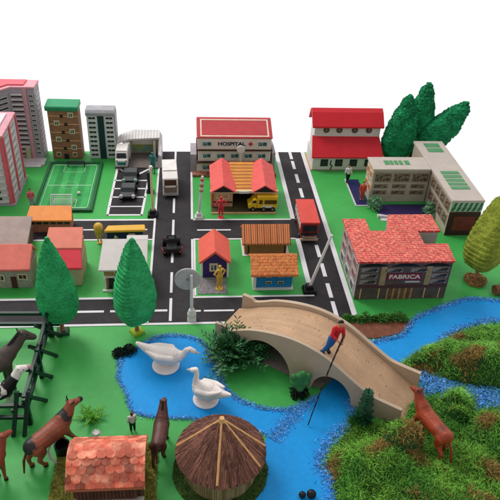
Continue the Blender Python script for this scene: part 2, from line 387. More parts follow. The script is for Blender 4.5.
b = MB().lathe([(max(.001, .035*sin(pi*i/10)), .035-.035*cos(pi*i/10)) for i in range(11)], n=16).build('ball', [WPAINT], None, True)
b.location = (-2.33, 12.05, .034); tag(b, 'small white ball lying on the green football pitch', 'ball')

# ================================================================== PEOPLE
SKIN = M('skin tone plastic', 'c68a66', .5, .06)
def person(label, loc, rz, h, body, shirt=None, trou=None, hair=None, pose='stand', hands=False, base=None, group=None, extra=None):
    t = thing('person', label, 'person', loc, rz, group)
    s = h; V = lambda x, y, z: (x*s, y*s, z*s)
    # joints: y- is forward
    sh = {'L': (-.115, 0, .80), 'R': (.115, 0, .80)}
    el = {'L': (-.15, .01, .63), 'R': (.15, .01, .63)}; wr = {'L': (-.15, -.05, .49), 'R': (.15, -.05, .49)}
    hip = {'L': (-.055, 0, .5), 'R': (.055, 0, .5)}; kn = {'L': (-.065, -.01, .27), 'R': (.065, -.01, .27)}; an = {'L': (-.065, .01, .045), 'R': (.065, .01, .045)}
    if pose == 'rod': el = {'L': (-.16, -.08, .66), 'R': (.16, -.08, .66)}; wr = {'L': (-.05, -.24, .62), 'R': (.05, -.24, .66)}; kn = {'L': (-.08, -.05, .28), 'R': (.08, .02, .27)}; an = {'L': (-.09, .0, .045), 'R': (.09, .07, .045)}
    if pose == 'akimbo': el = {'L': (-.22, 0, .68), 'R': (.22, 0, .68)}; wr = {'L': (-.10, -.03, .57), 'R': (.10, -.03, .57)}
    if pose == 'walk': kn = {'L': (-.06, -.08, .29), 'R': (.06, .02, .27)}; an = {'L': (-.06, -.1, .045), 'R': (.06, .14, .06)}; wr = {'L': (-.15, .06, .5), 'R': (.15, -.13, .52)}
    sg = [(V(0, 0, .52), .085*s, V(0, 0, .66), .075*s), (V(0, 0, .66), .075*s, V(0, 0, .78), .085*s), (V(-.08, 0, .79), .05*s, V(.08, 0, .79), .05*s), (V(0, 0, .80), .036*s, V(0, 0, .88), .034*s),
          (V(0, -.005, .90), .052*s, V(0, -.01, .945), .058*s), (V(0, -.064, .915), .012*s, V(0, -.056, .935), .008*s), (V(-.06, 0, .925), .014*s, V(.06, 0, .925), .014*s)]
    for k in 'LR':
        sg += [(V(*sh[k]), .038*s, V(*el[k]), .030*s), (V(*el[k]), .030*s, V(*wr[k]), .021*s), (V(*hip[k]), .062*s, V(*kn[k]), .044*s), (V(*kn[k]), .044*s, V(*an[k]), .029*s),
               (V(an[k][0], an[k][1]+.01, .028), .026*s, V(an[k][0], an[k][1]-.09, .024), .024*s)]
        w_ = Vector(wr[k]); d = (w_-Vector(el[k])).normalized(); pc = w_+d*.03
        sg.append((V(*w_), .022*s, V(*pc), .024*s))
        if hands:
            for i in range(4):
                o = Vector((0, 0, .018*(1.5-i))); a = pc+d*.02+o; bb = a+d*(.03, .036, .033, .026)[i]; c_ = bb+Vector((-.03 if k == 'R' else .03, .0, -.006))
                sg += [(V(*a), .0085*s, V(*bb), .008*s), (V(*bb), .008*s, V(*c_), .007*s)]
            a = pc+Vector((0, 0, .024)); sg.append((V(*a), .009*s, V(*(a+d*.02+Vector((-.02 if k == 'R' else .02, 0, .012)))), .008*s))
    organic('body', sg, body, t, vox=max(.0045, .011*s) if not hands else .0045, smooth=4)
    if shirt:
        q = [(V(0, 0, .54), .098*s, V(0, 0, .66), .09*s), (V(0, 0, .66), .09*s, V(0, 0, .77), .095*s), (V(-.085, 0, .785), .058*s, V(.085, 0, .785), .058*s)]
        for k in 'LR': q += [(V(*sh[k]), .05*s, V(*el[k]), .042*s), (V(*el[k]), .042*s, V(*(Vector(el[k]).lerp(Vector(wr[k]), .6))), .034*s)]
        organic('shirt', q, shirt, t, vox=.011*s, smooth=3)
    if trou:
        q = [(V(0, 0, .5), .098*s, V(0, 0, .53), .095*s)]
        for k in 'LR': q += [(V(*hip[k]), .072*s, V(*kn[k]), .054*s), (V(*kn[k]), .054*s, V(*(Vector(kn[k]).lerp(Vector(an[k]), .85))), .042*s)]
        organic('trousers', q, trou, t, vox=.011*s, smooth=3)
    if hair: organic('hair', [(V(0, .012, .965), .062*s, V(0, .02, .935), .06*s)], hair, t, vox=.01*s, smooth=3)
    if base: MB().lathe([(.13*s, -.0), (.13*s, .02*s), (.10*s, .03*s)], n=20).build('base', base, t)
    return t
REDP = M('glossy red plastic', 'cf2f3f', .35, .08, spec=.5); YELP = M('mustard plastic', 'c9a03c', .4, .1, spec=.4); TEALP = M('teal plastic', '12706a', .35, .1, spec=.5)
HAIR = M('dark brown hair', '2a1c16', .6)
person('tiny figure in a pink top standing at the near left corner of the football pitch', (-3.2, 11.62, 0), R_(20), .40, SKIN, PINKR, GREYP, HAIR)
person('teal green plastic figure standing in front of the petrol station canopy', (-.83, 13.05, 0), R_(-30), .52, TEALP, pose='akimbo')
person('tiny figure in white shirt and black trousers in front of the red roofed church', (3.50, 12.62, 0), R_(10), .44, SKIN, WPAINT, BLACK, HAIR, pose='walk')
person('glossy red plastic figure standing beside the road in front of the fire station', (.60, 11.16, 0), R_(15), .50, REDP, pose='akimbo', base=REDP)
person('mustard yellow plastic figure on the grey tiles in front of the purple house', (.48, 8.84, .014), R_(30), .50, YELP, pose='akimbo', base=YELP)
person('mustard yellow figure with a big round head standing left of the dark blue bus shelter', (-1.71, 10.28, .01), R_(10), .40, YELP, hair=YELP, pose='stand', base=YELP)
organic('hood', [((0, 0, .30), .085, (0, 0, .35), .09)], YELP, [o for o in bpy.data.objects if o.get('label', '').startswith('mustard yellow figure with')][0], vox=.01)

# ================================================================== PETROL STATION, VAN, PARKED CARS
t = thing('petrol_station', 'toy petrol station with a white ribbed canopy, yellow back wall and grey floor', 'petrol station', (-1.70, 13.25, 0))
MB().box(.0, .98, .0, .82, 0, .04).build('floor', M('grey brown floor print', '6b625e'), t, bevel=.006)
MB().box(.3, .98, .74, .8, .04, .47).build('back_wall', M('pale yellow wall print', 'c9c391', .6, .1, 8), t)
MB().box(.36, .82, .72, .738, .28, .42).build('sign_panel', WPAINT, t)
MB().box(.35, .9, .71, .738, .07, .24).build('mural', M('mural print', '8d9a4e', .6, .2, 10, col2='6d8f8f', pat='noise', pscale=7), t)
MB().box(.2, .32, .42, .74, .04, .42).build('kiosk', WPAINT, t, bevel=.01)
for x in (.85, .16): MB().box(x, x+.05, .52, .57, .04, .46).build('pillar', GREYL, t)
RIB = M('white ribbed roof', 'cfccca', .55, .06, col2='99928f', pat='wavex', pscale=4.5, pw=.92)
MB().add([(.30, .50, .46), (1.0, .50, .50), (1.0, .84, .54), (.42, .84, .54), (.30, .50, .50), (1.0, .50, .54), (1.0, .84, .58), (.42, .84, .58)], [(3, 2, 1, 0), (4, 5, 6, 7), (0, 1, 5, 4), (1, 2, 6, 5), (2, 3, 7, 6), (3, 0, 4, 7)]).build('canopy', RIB, t)
MB().add([(-.02, .50, .36), (.30, .50, .46), (.42, .84, .54), (.08, .84, .42), (-.02, .50, .40), (.30, .50, .502), (.42, .84, .582), (.08, .84, .46)], [(3, 2, 1, 0), (4, 5, 6, 7), (0, 1, 5, 4), (1, 2, 6, 5), (2, 3, 7, 6), (3, 0, 4, 7)]).build('canopy', RIB, t)
MB().add([(.98, .04, .0), (1.05, .04, .0), (1.05, .84, .0), (.98, .84, .0), (.98, .04, .34), (1.05, .04, .30), (1.05, .84, .44), (.98, .84, .58)], [(3, 2, 1, 0), (4, 5, 6, 7), (0, 1, 5, 4), (1, 2, 6, 5), (2, 3, 7, 6), (3, 0, 4, 7)]).build('side_wall', GREYL, t)

TYRE = M('tyre rubber', '141414', .7)
HUB = M('hub grey', '8d8d8d', .4)
def wheels(t, xs, ys, r, wd=.05):
    """wheels for a vehicle that points along -y"""
    for x in xs:
        for y in ys:
            a = MB().cone((x-wd/2, y, r), (x+wd/2, y, r), r, r, 18).build('wheel', TYRE, t)
            MB().cone((x-wd/2-.004, y, r), (x+wd/2+.004, y, r), r*.5, r*.5, 12).build('hub', HUB, a)
def vehicle(name, label, cat, loc, rz, w_, L, h, prof, body, glassm, roofm=None, r=.05, lampm=None, group=None):
    """prof: side profile list (y, z) with -y the nose"""
    t = thing(name, label, cat, loc, rz, group)
    MB().ext(prof, 'x', -w_/2, w_/2).build('body', body, t, bevel=min(.02, w_*.06))
    if roofm: z = max(p[1] for p in prof); ys = [p[0] for p in prof if p[1] > z-.02]; MB().box(-w_/2+.012, w_/2-.012, min(ys)+.012, max(ys)-.012, z-.003, z+.012).build('roof', roofm, t, bevel=.004)
    wheels(t, (-w_/2+.02, w_/2-.02), (-L*.3, L*.3), r)
    return t
VW = M('white van paint', 'd6d0cc', .35, .05, spec=.5)
t = vehicle('van', 'white toy van parked under the left end of the petrol station canopy', 'van', (-1.53, 13.42, .04), 0, .27, .5, .36,
            [(-.25, .05), (-.25, .2), (-.2, .24), (-.14, .37), (.25, .38), (.25, .05)], VW, DARK, VW)
MB().add([(-.11, -.208, .245), (.11, -.208, .245), (.10, -.162, .345), (-.10, -.162, .345)], [(0, 1, 2, 3)]).build('windscreen', DARK, t)
MB().box(-.09, .09, -.262, -.25, .10, .17).build('grille', TEALP, t)
for x in (-.1, .1): MB().cone((x, -.245, .2), (x, -.26, .2), .02, .02, 12).build('headlight', HUB, t)
t = vehicle('van', 'white toy box van driving on the road beside the white lamp post', 'van', (-.44, 12.38, .008), R_(3), .32, .86, .46,
            [(-.42, .06), (-.42, .25), (-.38, .43), (-.1, .45), (.42, .46), (.42, .06)], VW, DARK, M('white van roof', 'ddd6d2', .4), r=.065)
MB().add([(-.13, -.414, .28), (.13, -.414, .28), (.12, -.392, .40), (-.12, -.392, .40)], [(0, 1, 2, 3)]).build('windscreen', DBROWN, t)
MB().box(-.13, .13, -.435, -.42, .12, .24).build('grille', M('brown grey print', '75665e', .5, .3, 30), t)
MB().box(-.165, .165, -.45, -.42, .055, .10).build('bumper', HUB, t, bevel=.006)
for x in (-.13, .13): MB().cone((x, -.42, .27), (x, -.437, .27), .022, .022, 12).build('headlight', HUB, t)
for x in (-.171, .171): MB().box(x-.003, x+.003, -.34, -.12, .26, .38).build('side_window', DARK, t)

lot = MB().box(-1.66, -1.0, 11.28, 13.3, .001, .004)
t = MB().add([(-1.66, 11.28, .004), (-1.0, 11.28, .004), (-.9, 13.3, .004), (-1.63, 13.3, .004), (-1.66, 11.28, .001), (-1.0, 11.28, .001), (-.9, 13.3, .001), (-1.63, 13.3, .001)], [(0, 1, 2, 3), (7, 6, 5, 4), (0, 4, 5, 1), (1, 5, 6, 2), (2, 6, 7, 3), (3, 7, 4, 0)])
struct('parking_lot', t, ROAD)
mk = MB()
def quad(a, b, w_): 
    a = Vector((*a, 0)); b = Vector((*b, 0)); d = (b-a).normalized(); nn = Vector((-d.y, d.x, 0))*w_/2
    mk.add([(p.x, p.y, z) for z in (.0045, .008) for p in (a-nn, b-nn, b+nn, a+nn)], [(3, 2, 1, 0), (4, 5, 6, 7), (0, 1, 5, 4), (1, 2, 6, 5), (2, 3, 7, 6), (3, 0, 4, 7)])
quad((-1.67, 11.25), (-1.64, 13.33), .05); quad((-.99, 11.25), (-.89, 13.33), .05); quad((-1.69, 11.27), (-.97, 11.27), .05); quad((-1.66, 13.31), (-.87, 13.31), .05)
quad((-1.66, 11.6), (-1.0, 11.6), .035)
for y in (11.98, 12.34, 12.7): quad((-1.65, y), (-1.49, y), .045); quad((-1.13, y), (-.95, y), .045)
quad((-1.6, 13.25), (-1.36, 12.98), .05); quad((-.92, 13.25), (-1.16, 12.98), .05)
struct('parking_line', mk, WHITE)
CARB = M('glossy black car paint', '1c1f22', .25, .1, spec=.6)
LAMPG = M('pale green lamp', '7f9f96', .3); LAMPW = M('pale grey lamp', 'b9b4ae', .3)
def black_car(label, y, lm, rz=0):
    t = thing('parked_car', label, 'car', (-1.31, y, .008), rz, 'black cars in the parking lot')
    t.scale = (.85, .85, .8)
    MB().ext([(-.33, .05), (-.34, .13), (-.18, .17), (-.10, .26), (.16, .26), (.26, .17), (.33, .15), (.33, .05)], 'x', -.17, .17).build('body', CARB, t, bevel=.02)
    MB().add([(-.13, -.165, .18), (.13, -.165, .18), (.11, -.115, .245), (-.11, -.115, .245)], [(0, 1, 2, 3)]).build('windscreen', DARK, t)
    for x in (-.13, .13):
        MB().cone((x*1.15, -.30, .135), (x*1.15, -.365, .135), .046, .04, 16).build('headlight', lm, t)
    wheels(t, (-.18, .18), (-.2, .2), .06)
black_car('black toy car with pale grey headlights, nearer of the two in the parking lot', 12.1, LAMPW)
black_car('black toy car with greenish headlights, farther of the two in the parking lot', 12.78, LAMPG)

# little car on the road
t = thing('toy_car', 'small black open toy buggy with red bumpers in the middle of the road', 'car', (-.36, 10.05, .008), R_(4))
MB().ext([(-.22, .06), (-.2, .14), (-.05, .15), (-.02, .24), (.1, .24), (.14, .15), (.22, .13), (.22, .06)], 'x', -.09, .09).build('body', BLACK, t, bevel=.015)
MB().path([(-.08, -.02, .14), (-.07, .02, .29), (.07, .02, .29), (.08, -.02, .14)], .012).path([(-.07, .02, .29), (-.07, .16, .2)], .01).path([(.07, .02, .29), (.07, .16, .2)], .01).build('roll_bar', BLACK, t)
MB().path([(-.13, -.24, .08), (-.17, -.2, .1), (-.19, -.1, .12)], .012).path([(.13, -.24, .08), (.17, -.2, .1), (.19, -.1, .12)], .012).path([(-.13, .24, .1), (-.18, .18, .12)], .012).path([(.13, .24, .1), (.18, .18, .12)], .012).build('bumper', M('dark red plastic', '8a2f2f'), t)
wheels(t, (-.13, .13), (-.15, .15), .075, .07)

# lamp posts, signs
def post(name, label, cat, loc, h, tilt, m, bm_, bw=.09, arm=None):
    t = thing(name, label, cat, loc)
    top = Vector((tilt[0], tilt[1], h))
    MB().box(-bw, bw, -bw, bw, 0, .07, tap=.02).box(-bw*.6, bw*.6, -bw*.6, bw*.6, .07, .14, tap=.01).build('base', bm_, t, bevel=.01)
    MB().cone((0, 0, .1), top, .028, .022, 14).build('pole', m, t)
    return t, top
t, tp = post('lamp_post', 'cream lamp post on a black base beside the road left of the white van', 'lamp post', (-.76, 11.25, 0), 1.08, (.0, 0), CREAM, BLACK, .11)
MB().cone((0, 0, 1.08), (0, 0, 1.12), .04, .03, 12).build('cap', WPAINT, t)
t = thing('post', 'dark slim post standing behind the cream lamp post near the parking lot', 'post', (-.86, 12.2, 0))
MB().box(-.05, .05, -.04, .04, 0, .48).build('post', M('dark bottle green plastic', '1d2b2c', .4), t, bevel=.01); MB().box(-.08, .08, -.07, .07, 0, .03).build('base', BLACK, t)
t, tp = post('crossing_signal', 'leaning white signal post with a red striped top beside the fire station', 'signal post', (.16, 11.14, 0), .95, (.07, .02), WPAINT, WPAINT, .09)
MB().cone((.046, .012, .62), (.066, .018, .9), .04, .038, 12).build('red_band', M('faded red stripe', 'b5655c', .5, col2='d9cfc8', pat='wavez', pscale=2.5), t)
t, tp = post('road_sign', 'white post with a big round pale disc at the junction before the purple house', 'road sign', (.0, 8.06, 0), .90, (.0, 0), WPAINT, WPAINT, .075)
d_ = MB().cone((-.06, .045, .78), (-.06, .065, .78), .205, .205, 40).build('sign_disc', M('pale grey translucent disc', 'b4b1ae', .3, .1, spec=.5), t); MB().cone((-.06, .04, .78), (-.06, .046, .78), .03, .03, 12).build('bolt', HUB, d_)
MB().lathe([(.07, .07), (.075, .12), (.05, .2), (.035, .22)], n=16).build('collar', WPAINT, t)
t, tp = post('lamp_post', 'leaning white post on a black base by the right road near the red bus', 'lamp post', (2.04, 8.75, 0), 1.17, (.26, 0), WPAINT, BLACK, .12)
t = thing('road_sign', 'round white sign on a short post in front of the hospital', 'road sign', (1.10, 12.85, 0))
MB().cone((0, 0, 0), (0, 0, .62), .02, .02, 10).build('pole', WPAINT, t); MB().cone((.0, -.03, .70), (.0, .0, .70), .09, .09, 24).build('sign_disc', WPAINT, t, bevel=.008)

# red bus
RB = M('red bus roof', 'd0453a', .45, .08)
t = thing('bus', 'red roofed toy bus on the right road with a dark grilled front', 'bus', (2.27, 10.72, .008), R_(-1))
MB().box(-.17, .17, -.45, .42, .07, .40).build('body', M('dark red bus side', '8c2f2c', .4, .15), t, bevel=.015)
MB().box(-.185, .185, -.46, .43, .40, .435).build('roof', RB, t, bevel=.01)
MB().box(-.13, .13, -.466, -.45, .24, .36).build('windscreen', DARK, t)
MB().box(-.15, .15, -.47, -.45, .15, .2).build('grille', DARK, t)
MB().box(-.17, .17, -.5, -.45, .05, .085).box(-.13, .13, -.485, -.45, .105, .12).build('bumper', M('tan bumper', 'b79a83'), t)
for x in (-.12, .12): MB().cone((x, -.45, .13), (x, -.47, .13), .025, .025, 12).build('headlight', HUB, t)
for i in range(5): MB().box(-.176, -.168, -.36+i*.16, -.25+i*.16, .22, .35).build('side_window', WPAINT, t)
wheels(t, (-.15, .15), (-.28, .26), .06)

# ================================================================== HOSPITAL
HW = M('hospital wall card', 'ddd0c6', .6, .07, 6)
HRED = M('hospital red roof', 'b23c41', .55, .08, 5)
t = thing('hospital', 'cream toy hospital with a red sloping roof and HOSPITAL lettering behind the fire station', 'hospital', (.14, 12.97, 0))
MB().box(.0, 1.68, .06, .72, 0, .30).build('ground_floor', HW, t, bevel=.01)
MB().box(.03, 1.64, .03, .66, .33, .60).build('first_floor', HW, t, bevel=.01)
MB().box(.02, 1.64, .0, .6, .63, .90).build('top_floor', HW, t, bevel=.01)
for z in (.30, .60): MB().box(-.01, 1.67, -.02, .6, z, z+.03).build('ledge', DBROWN, t)
MB().ext([(-.03, .90), (-.03, .93), (.54, 1.13), (.62, 1.13), (.64, .90)], 'x', .0, 1.66).build('roof', HRED, t, bevel=.03)
def hz(y): return .93+(y+.03)*.20/.57
q = MB()
for a in ((.08, 1.58, .0, .03), (.08, 1.58, .48, .51), (.08, .11, .03, .48), (1.55, 1.58, .03, .48)):
    q.add([(a[0], a[2], hz(a[2])+.004), (a[1], a[2], hz(a[2])+.004), (a[1], a[3], hz(a[3])+.004), (a[0], a[3], hz(a[3])+.004)], [(0, 1, 2, 3)])
q.build('roof_trim', M('roof trim cream', 'dcc8b8'), t)
for x in (.22, 1.44): win(t, x, 0, .77, .22, .12, WPAINT, TEALG, fr=.14)
for x in (.22, .53, .84, 1.14, 1.44): win(t, x, .03, .47, .2, .12, WPAINT, TEALG, fr=.14)
for x in (.22, .52, 1.2, 1.46): win(t, x, .06, .17, .22, .13, WPAINT, TEALG, fr=.14)
MB().box(.7, 1.08, .045, .06, 0, .22).build('entrance', DARK, t)
text('lettering', 'HOSPITAL', .115, M('navy lettering', '1c2440'), t, (.76, -.002, .765), off=.004, sx=1.15)
MB().box(1.13, 1.23, -.010, .0, .755, .785).box(1.165, 1.195, -.0115, .0, .72, .82).build('red_cross', M('cross red', 'c0282f'), t)
MB().box(-.14, -.005, .12, .7, 0, .45).build('side_wing', GREYP, t); MB().box(1.685, 1.76, .1, .7, 0, .5).build('side_wing', GREYP, t)
MB().box(-.1, 1.78, -.1, .058, 0, .06).build('step', M('red brown step print', '8a4a3d', .6, .2, 12, col2='c9b09a', pat='brickz', pscale=6), t)

# ================================================================== FIRE STATION
FRD = M('fire station red roof', 'dc5a55', .55, .1, 8); BEIGE = M('beige printed wall', 'c39a78', .6, .1, 8)
t = thing('fire_station', 'toy fire station with two red gabled roofs and an open dark garage', 'fire station', (.42, 11.32, 0))
MB().box(.0, 1.32, .0, 1.15, 0, .03).build('floor', M('dark olive floor print', '4a4630', .6, .2, 6), t)
MB().box(-.005, 1.325, -.03, .0, 0, .035).build('kerb', PLY, t)
MB().box(.04, .44, .22, 1.0, .03, .40).build('booth', BEIGE, t, bevel=.008); MB().box(.88, 1.28, .22, 1.0, .03, .40).build('booth', BEIGE, t, bevel=.008)
MB().box(.05, .43, .205, .22, .13, .16).build('booth_rail', DBROWN, t)
win(t, .24, .22, .28, .26, .12, CREAM, M('tan printed pane', 'b98f6c')); win(t, 1.08, .22, .28, .26, .12, CREAM, M('tan printed pane', 'b98f6c'))
MB().box(.0, .035, .2, 1.05, .03, .40).build('side_wall', M('coral side wall', 'c8604c'), t)
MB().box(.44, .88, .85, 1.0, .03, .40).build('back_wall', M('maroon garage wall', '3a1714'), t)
MB().box(-.03, 1.36, .14, .19, .39, .45).build('beam', CREAM, t, bevel=.005)
MB().box(.56, .76, .122, .14, .395, .44).build('name_board', GREYL, t)
MB().add([(.4, .19, .43), (.92, .19, .43), (.92, 1.1, .62), (.4, 1.1, .62), (.4, .19, .40), (.92, .19, .40), (.92, 1.1, .40), (.4, 1.1, .40)], [(0, 1, 2, 3), (7, 6, 5, 4), (0, 4, 5, 1), (1, 5, 6, 2), (2, 6, 7, 3), (3, 7, 4, 0)]).build('middle_roof', M('orange slat roof', 'cf8f3c', .6, .1, col2='a5602e', pat='wavey', pscale=3), t)
for x0 in (.0, .84):
    xa, xm, xb = x0-.02, x0+.24, x0+.50
    MB().add([(xa, .10, .44), (xm, .10, .60), (xb, .10, .44), (xa, 1.08, .54), (xm, 1.08, .72), (xb, 1.08, .54)], [(0, 2, 1), (3, 4, 5), (0, 1, 4, 3), (1, 2, 5, 4), (0, 3, 5, 2)]).build('roof', FRD, t)
    MB().add([(xa+.05, .094, .445), (xm, .094, .575), (xb-.05, .094, .445), (xa+.05, .11, .445), (xm, .11, .575), (xb-.05, .11, .445)], [(0, 2, 1), (3, 4, 5), (0, 1, 4, 3), (1, 2, 5, 4), (0, 3, 5, 2)]).build('gable', DARK, t)
# yellow truck
YT = M('yellow truck paint', 'e2b51f', .35, .06, spec=.5)
t = thing('truck', 'yellow toy truck parked in front of the fire station garage', 'truck', (1.47, 11.46, .03), 0)
MB().box(-.12, .30, -.1, .14, .07, .34).build('box_body', YT, t, bevel=.012)
MB().ext([(-.30, .06), (-.31, .15), (-.24, .19), (-.20, .27), (-.125, .27), (-.125, .06)], 'y', -.1, .14).build('cab', YT, t, bevel=.015)
MB().add([(-.235, -.104, .2), (-.19, -.104, .255), (-.14, -.104, .255), (-.14, -.104, .19)], [(0, 1, 2, 3)]).build('side_window', DARK, t)
MB().box(.03, .28, -.106, -.1, .17, .26).box(-.08, -.01, -.106, -.1, .17, .26).build('side_window', M('dark yellow brown print', '54401c'), t)
MB().box(-.02, .2, -.108, -.1, .08, .13).build('side_board', WPAINT, t)
for x in (-.2, .02, .2):
    for y in (-.095, .13): a = MB().cone((x, y-.02, .05), (x, y+.02, .05), .05, .05, 16).build('wheel', TYRE, t); MB().cone((x, y-.024, .05), (x, y+.024, .05), .022, .022, 10).build('hub', HUB, a)

# ================================================================== CHURCH
RFLAT = M('bright red paper roof', 'c8242f', .5, .05, 4)
CHW = M('church white wall', 'cfcac6', .6, .05, 6)
t = thing('church', 'white toy church with two tiers of bright red roof and round windows', 'church', (2.76, 13.20, 0))
MB().box(.03, 1.62, .0, .82, 0, .36).build('lower_wall', CHW, t, bevel=.008)
MB().box(.07, 1.60, .34, .80, .36, 1.02).build('upper_wall', CHW, t, bevel=.008)
MB().sheet([(-.01, -.05, .36), (1.66, -.05, .36), (1.60, .36, .72), (.03, .36, .72)], .03).build('lower_roof', RFLAT, t, bevel=.008)
MB().ext([(.26, .93), (.26, .97), (.5, 1.22), (.62, 1.28), (.74, 1.22), (.86, .97), (.86, .93), (.62, 1.22)], 'x', .0, 1.66).build('upper_roof', RFLAT, t, bevel=.012)
MB().ext([(.34, 1.0), (.80, 1.0), (.62, 1.2)], 'x', .08, 1.59).build('gable', CHW, t)
for x in (.34, .64, 1.0, 1.33):
    f = MB().cone((x, .345, .86), (x, .325, .86), .07, .07, 24).build('round_window', DBROWN, t); MB().cone((x, .33, .86), (x, .321, .86), .045, .045, 20).build('pane', M('dim red glass', '6e5a58', .3), f)
for x in (.30, .64, .98, 1.33): win(t, x, 0, .2, .17, .17, DARK, M('dark olive glass', '3c3a34', .3), fr=.22)
MB().path([(.46, -.004, .26), (.44, -.004, .16), (.49, -.004, .13), (.46, -.004, .03)], .012, 6).build('wall_mark', BLACK, t)  # crooked dark crack-like mark printed on the wall, drawn as a thin path
MB().box(.0, 1.66, .0, .84, 0, .02).build('base', PLY, t)

# ================================================================== SCHOOL (L shaped, back right)
SW = M('school wall card', 'b3a598', .6, .08, 6); STOP = M('school flat roof', 'bfb3aa', .6, .06, 4)
FRM = M('grey window frame print', '978778', .6)
SGR = M('green glass print', '4c8f5c', .4, .1, 10)
WD = M('brown grey window print', '54403a', .5, .3, 14, col2='84705f', pat='noise', pscale=25)
t = thing('school_building', 'grey L-shaped toy building with flat roofs, green skylights and a courtyard', 'school', (3.80, 10.47, 0))
MB().box(.0, 1.22, 1.30, 1.82, 0, .76).build('wall', SW, t, bevel=.008)
MB().box(1.24, 1.86, .0, 2.6, 0, .76).build('wall', SW, t, bevel=.008)
MB().box(-.02, 1.22, 1.28, 1.84, .76, .80).build('roof', STOP, t, bevel=.006); MB().box(1.22, 1.88, -.02, 2.62, .7605, .81).build('roof', STOP, t, bevel=.006)
for i, x in enumerate((.28, .40, .50, .60, .72)): MB().box(x, x+(.07 if i not in (0, 4) else .1), 1.48, 1.66, .80, .81).build('skylight', SGR, t)
for y in (2.06, 2.3): MB().box(1.4, 1.74, y, y+.18, .81, .82).build('skylight', SGR, t)
for i in range(5): MB().box(1.36, 1.74, .42+i*.16, .53+i*.16, .81, .82).build('skylight', SGR, t)
gb = MB().box(1.23, 1.87, -.012, .0, .56, .76).build('green_band', M('pale green band print', 'a5c0a8', .5), t)
zz = MB()
for k in range(6):
    for rw, z in ((0, .565), (1, .66)):
        x = 1.235+k*.105+(.03 if rw else 0); zz.add([(x, -.0135, z), (x+.055, -.0135, z), (min(1.868, x+.085+(0 if rw else .02)), -.0135, z+.09), (x+.03, -.0135, z+.09)], [(0, 1, 2, 3)])
zz.build('chevron', M('dark green print', '2f6b45', .5), gb)
MB().box(1.23, 1.87, -.010, .0, .0, .54).build('front_panel', M('dark brown front print', '3a2522'), t)
MB().box(1.34, 1.78, -.016, -.01, .12, .44).build('door', M('dark red door print', '6e2b27', .5, .2, 8), t)
for i in range(3):
    win(t, .22+i*.4, 1.30, .60, .37, .22, FRM, WD, d=.01, fr=.1)
    for z in (.39, .24): win(t, .2+i*.4, 1.30, z, .30, .09, FRM, WD, d=.008, fr=.1)
for i in range(4):
    for z in (.6, .3): win(t, 1.24, .2+i*.29, z, .25, .24, FRM, WD, rz=-pi/2, d=.01, fr=.1)
for i in range(2):
    for z in (.6, .3): win(t, .0, 1.44+i*.25, z, .18, .18, CREAM, M('coral print', 'c8553f'), rz=-pi/2, d=.01)
t = thing('courtyard_mat', 'dark purple mat with a pale curved kerb in front of the grey L-shaped building', 'mat', (3.84, 11.0, 0))
MB().box(.05, 1.16, .2, .62, 0, .03).build('mat', M('dark purple paper', '2c2350', .5), t)
MB().ext([(.0, 0), (.0, .06), (.1, .05), (.2, .03), (1.0, .03), (1.12, .05), (1.2, .06), (1.2, 0)], 'y', .12, .19).build('kerb', GREYL, t)
MB().box(.05, 1.15, .0, .1, 0, .012).build('apron', GREYL, t)
MB().box(-.34, -.06, .62, 1.75, 0, .012).build('side_mat', M('deep blue paper', '1d2356', .5), t); MB().box(-.37, -.34, .60, 1.77, 0, .016).box(-.34, -.06, .59, .62, 0, .016).build('edge', GREYL, t)

def tuft_mesh(mb, c, r, h, n, s, rr, mi=0, squash=1):
    for _ in range(n):
        a = rr.random()*2*pi; z = rr.random(); q = r*math.sqrt(rr.random())*math.sqrt(max(0, 1-(z*.95)**2))
        p = Vector((c[0]+q*cos(a), c[1]+q*sin(a), c[2]+h*z)); d = Vector((rr.gauss(0, 1), rr.gauss(0, 1), rr.gauss(.3, .8))).normalized(); e = d.orthogonal().normalized()*s*.45
        e.rotate(Matrix.Rotation(rr.random()*6.3, 3, d)); mb.add([p-d*s*.6, p+e, p+d*s, p-e], [(0, 1, 2, 3)], mi)
LEAFD = M('dark green leaves', '1f4a26', .5, .15, 5, island=.45); LEAFM = M('mid green leaves', '3f8a3a', .5, .15, 5, island=.4); LEAFB = M('bright green leaves', '5fa62f', .5, .15, 5, island=.4)
LEAFG = M('grey green leaves', '6f9e78', .5, .15, 5, island=.4)
rr = random.Random(5)
for lab, x, y in (('pale green bush at the left end of the purple courtyard mat', 3.86, 11.5), ('pale green bush at the right end of the purple courtyard mat', 4.97, 11.25)):
    t = thing('bush', lab, 'bush', (x, y, 0), 0, 'pale bushes in the courtyard')
    mb = MB(); tuft_mesh(mb, (0, 0, .03), .17, .26, 420, .035, rr); mb.build('foliage', LEAFG, t); MB().cone((0, 0, 0), (0, 0, .15), .02, .015).build('stem', DBROWN, t)
person('small figure in coral red standing at the left wall of the grey L-shaped building', (3.66, 11.86, .014), 0, .42, SKIN, M('coral shirt', 'd24a36'), M('coral trousers', 'c8553f'), HAIR)

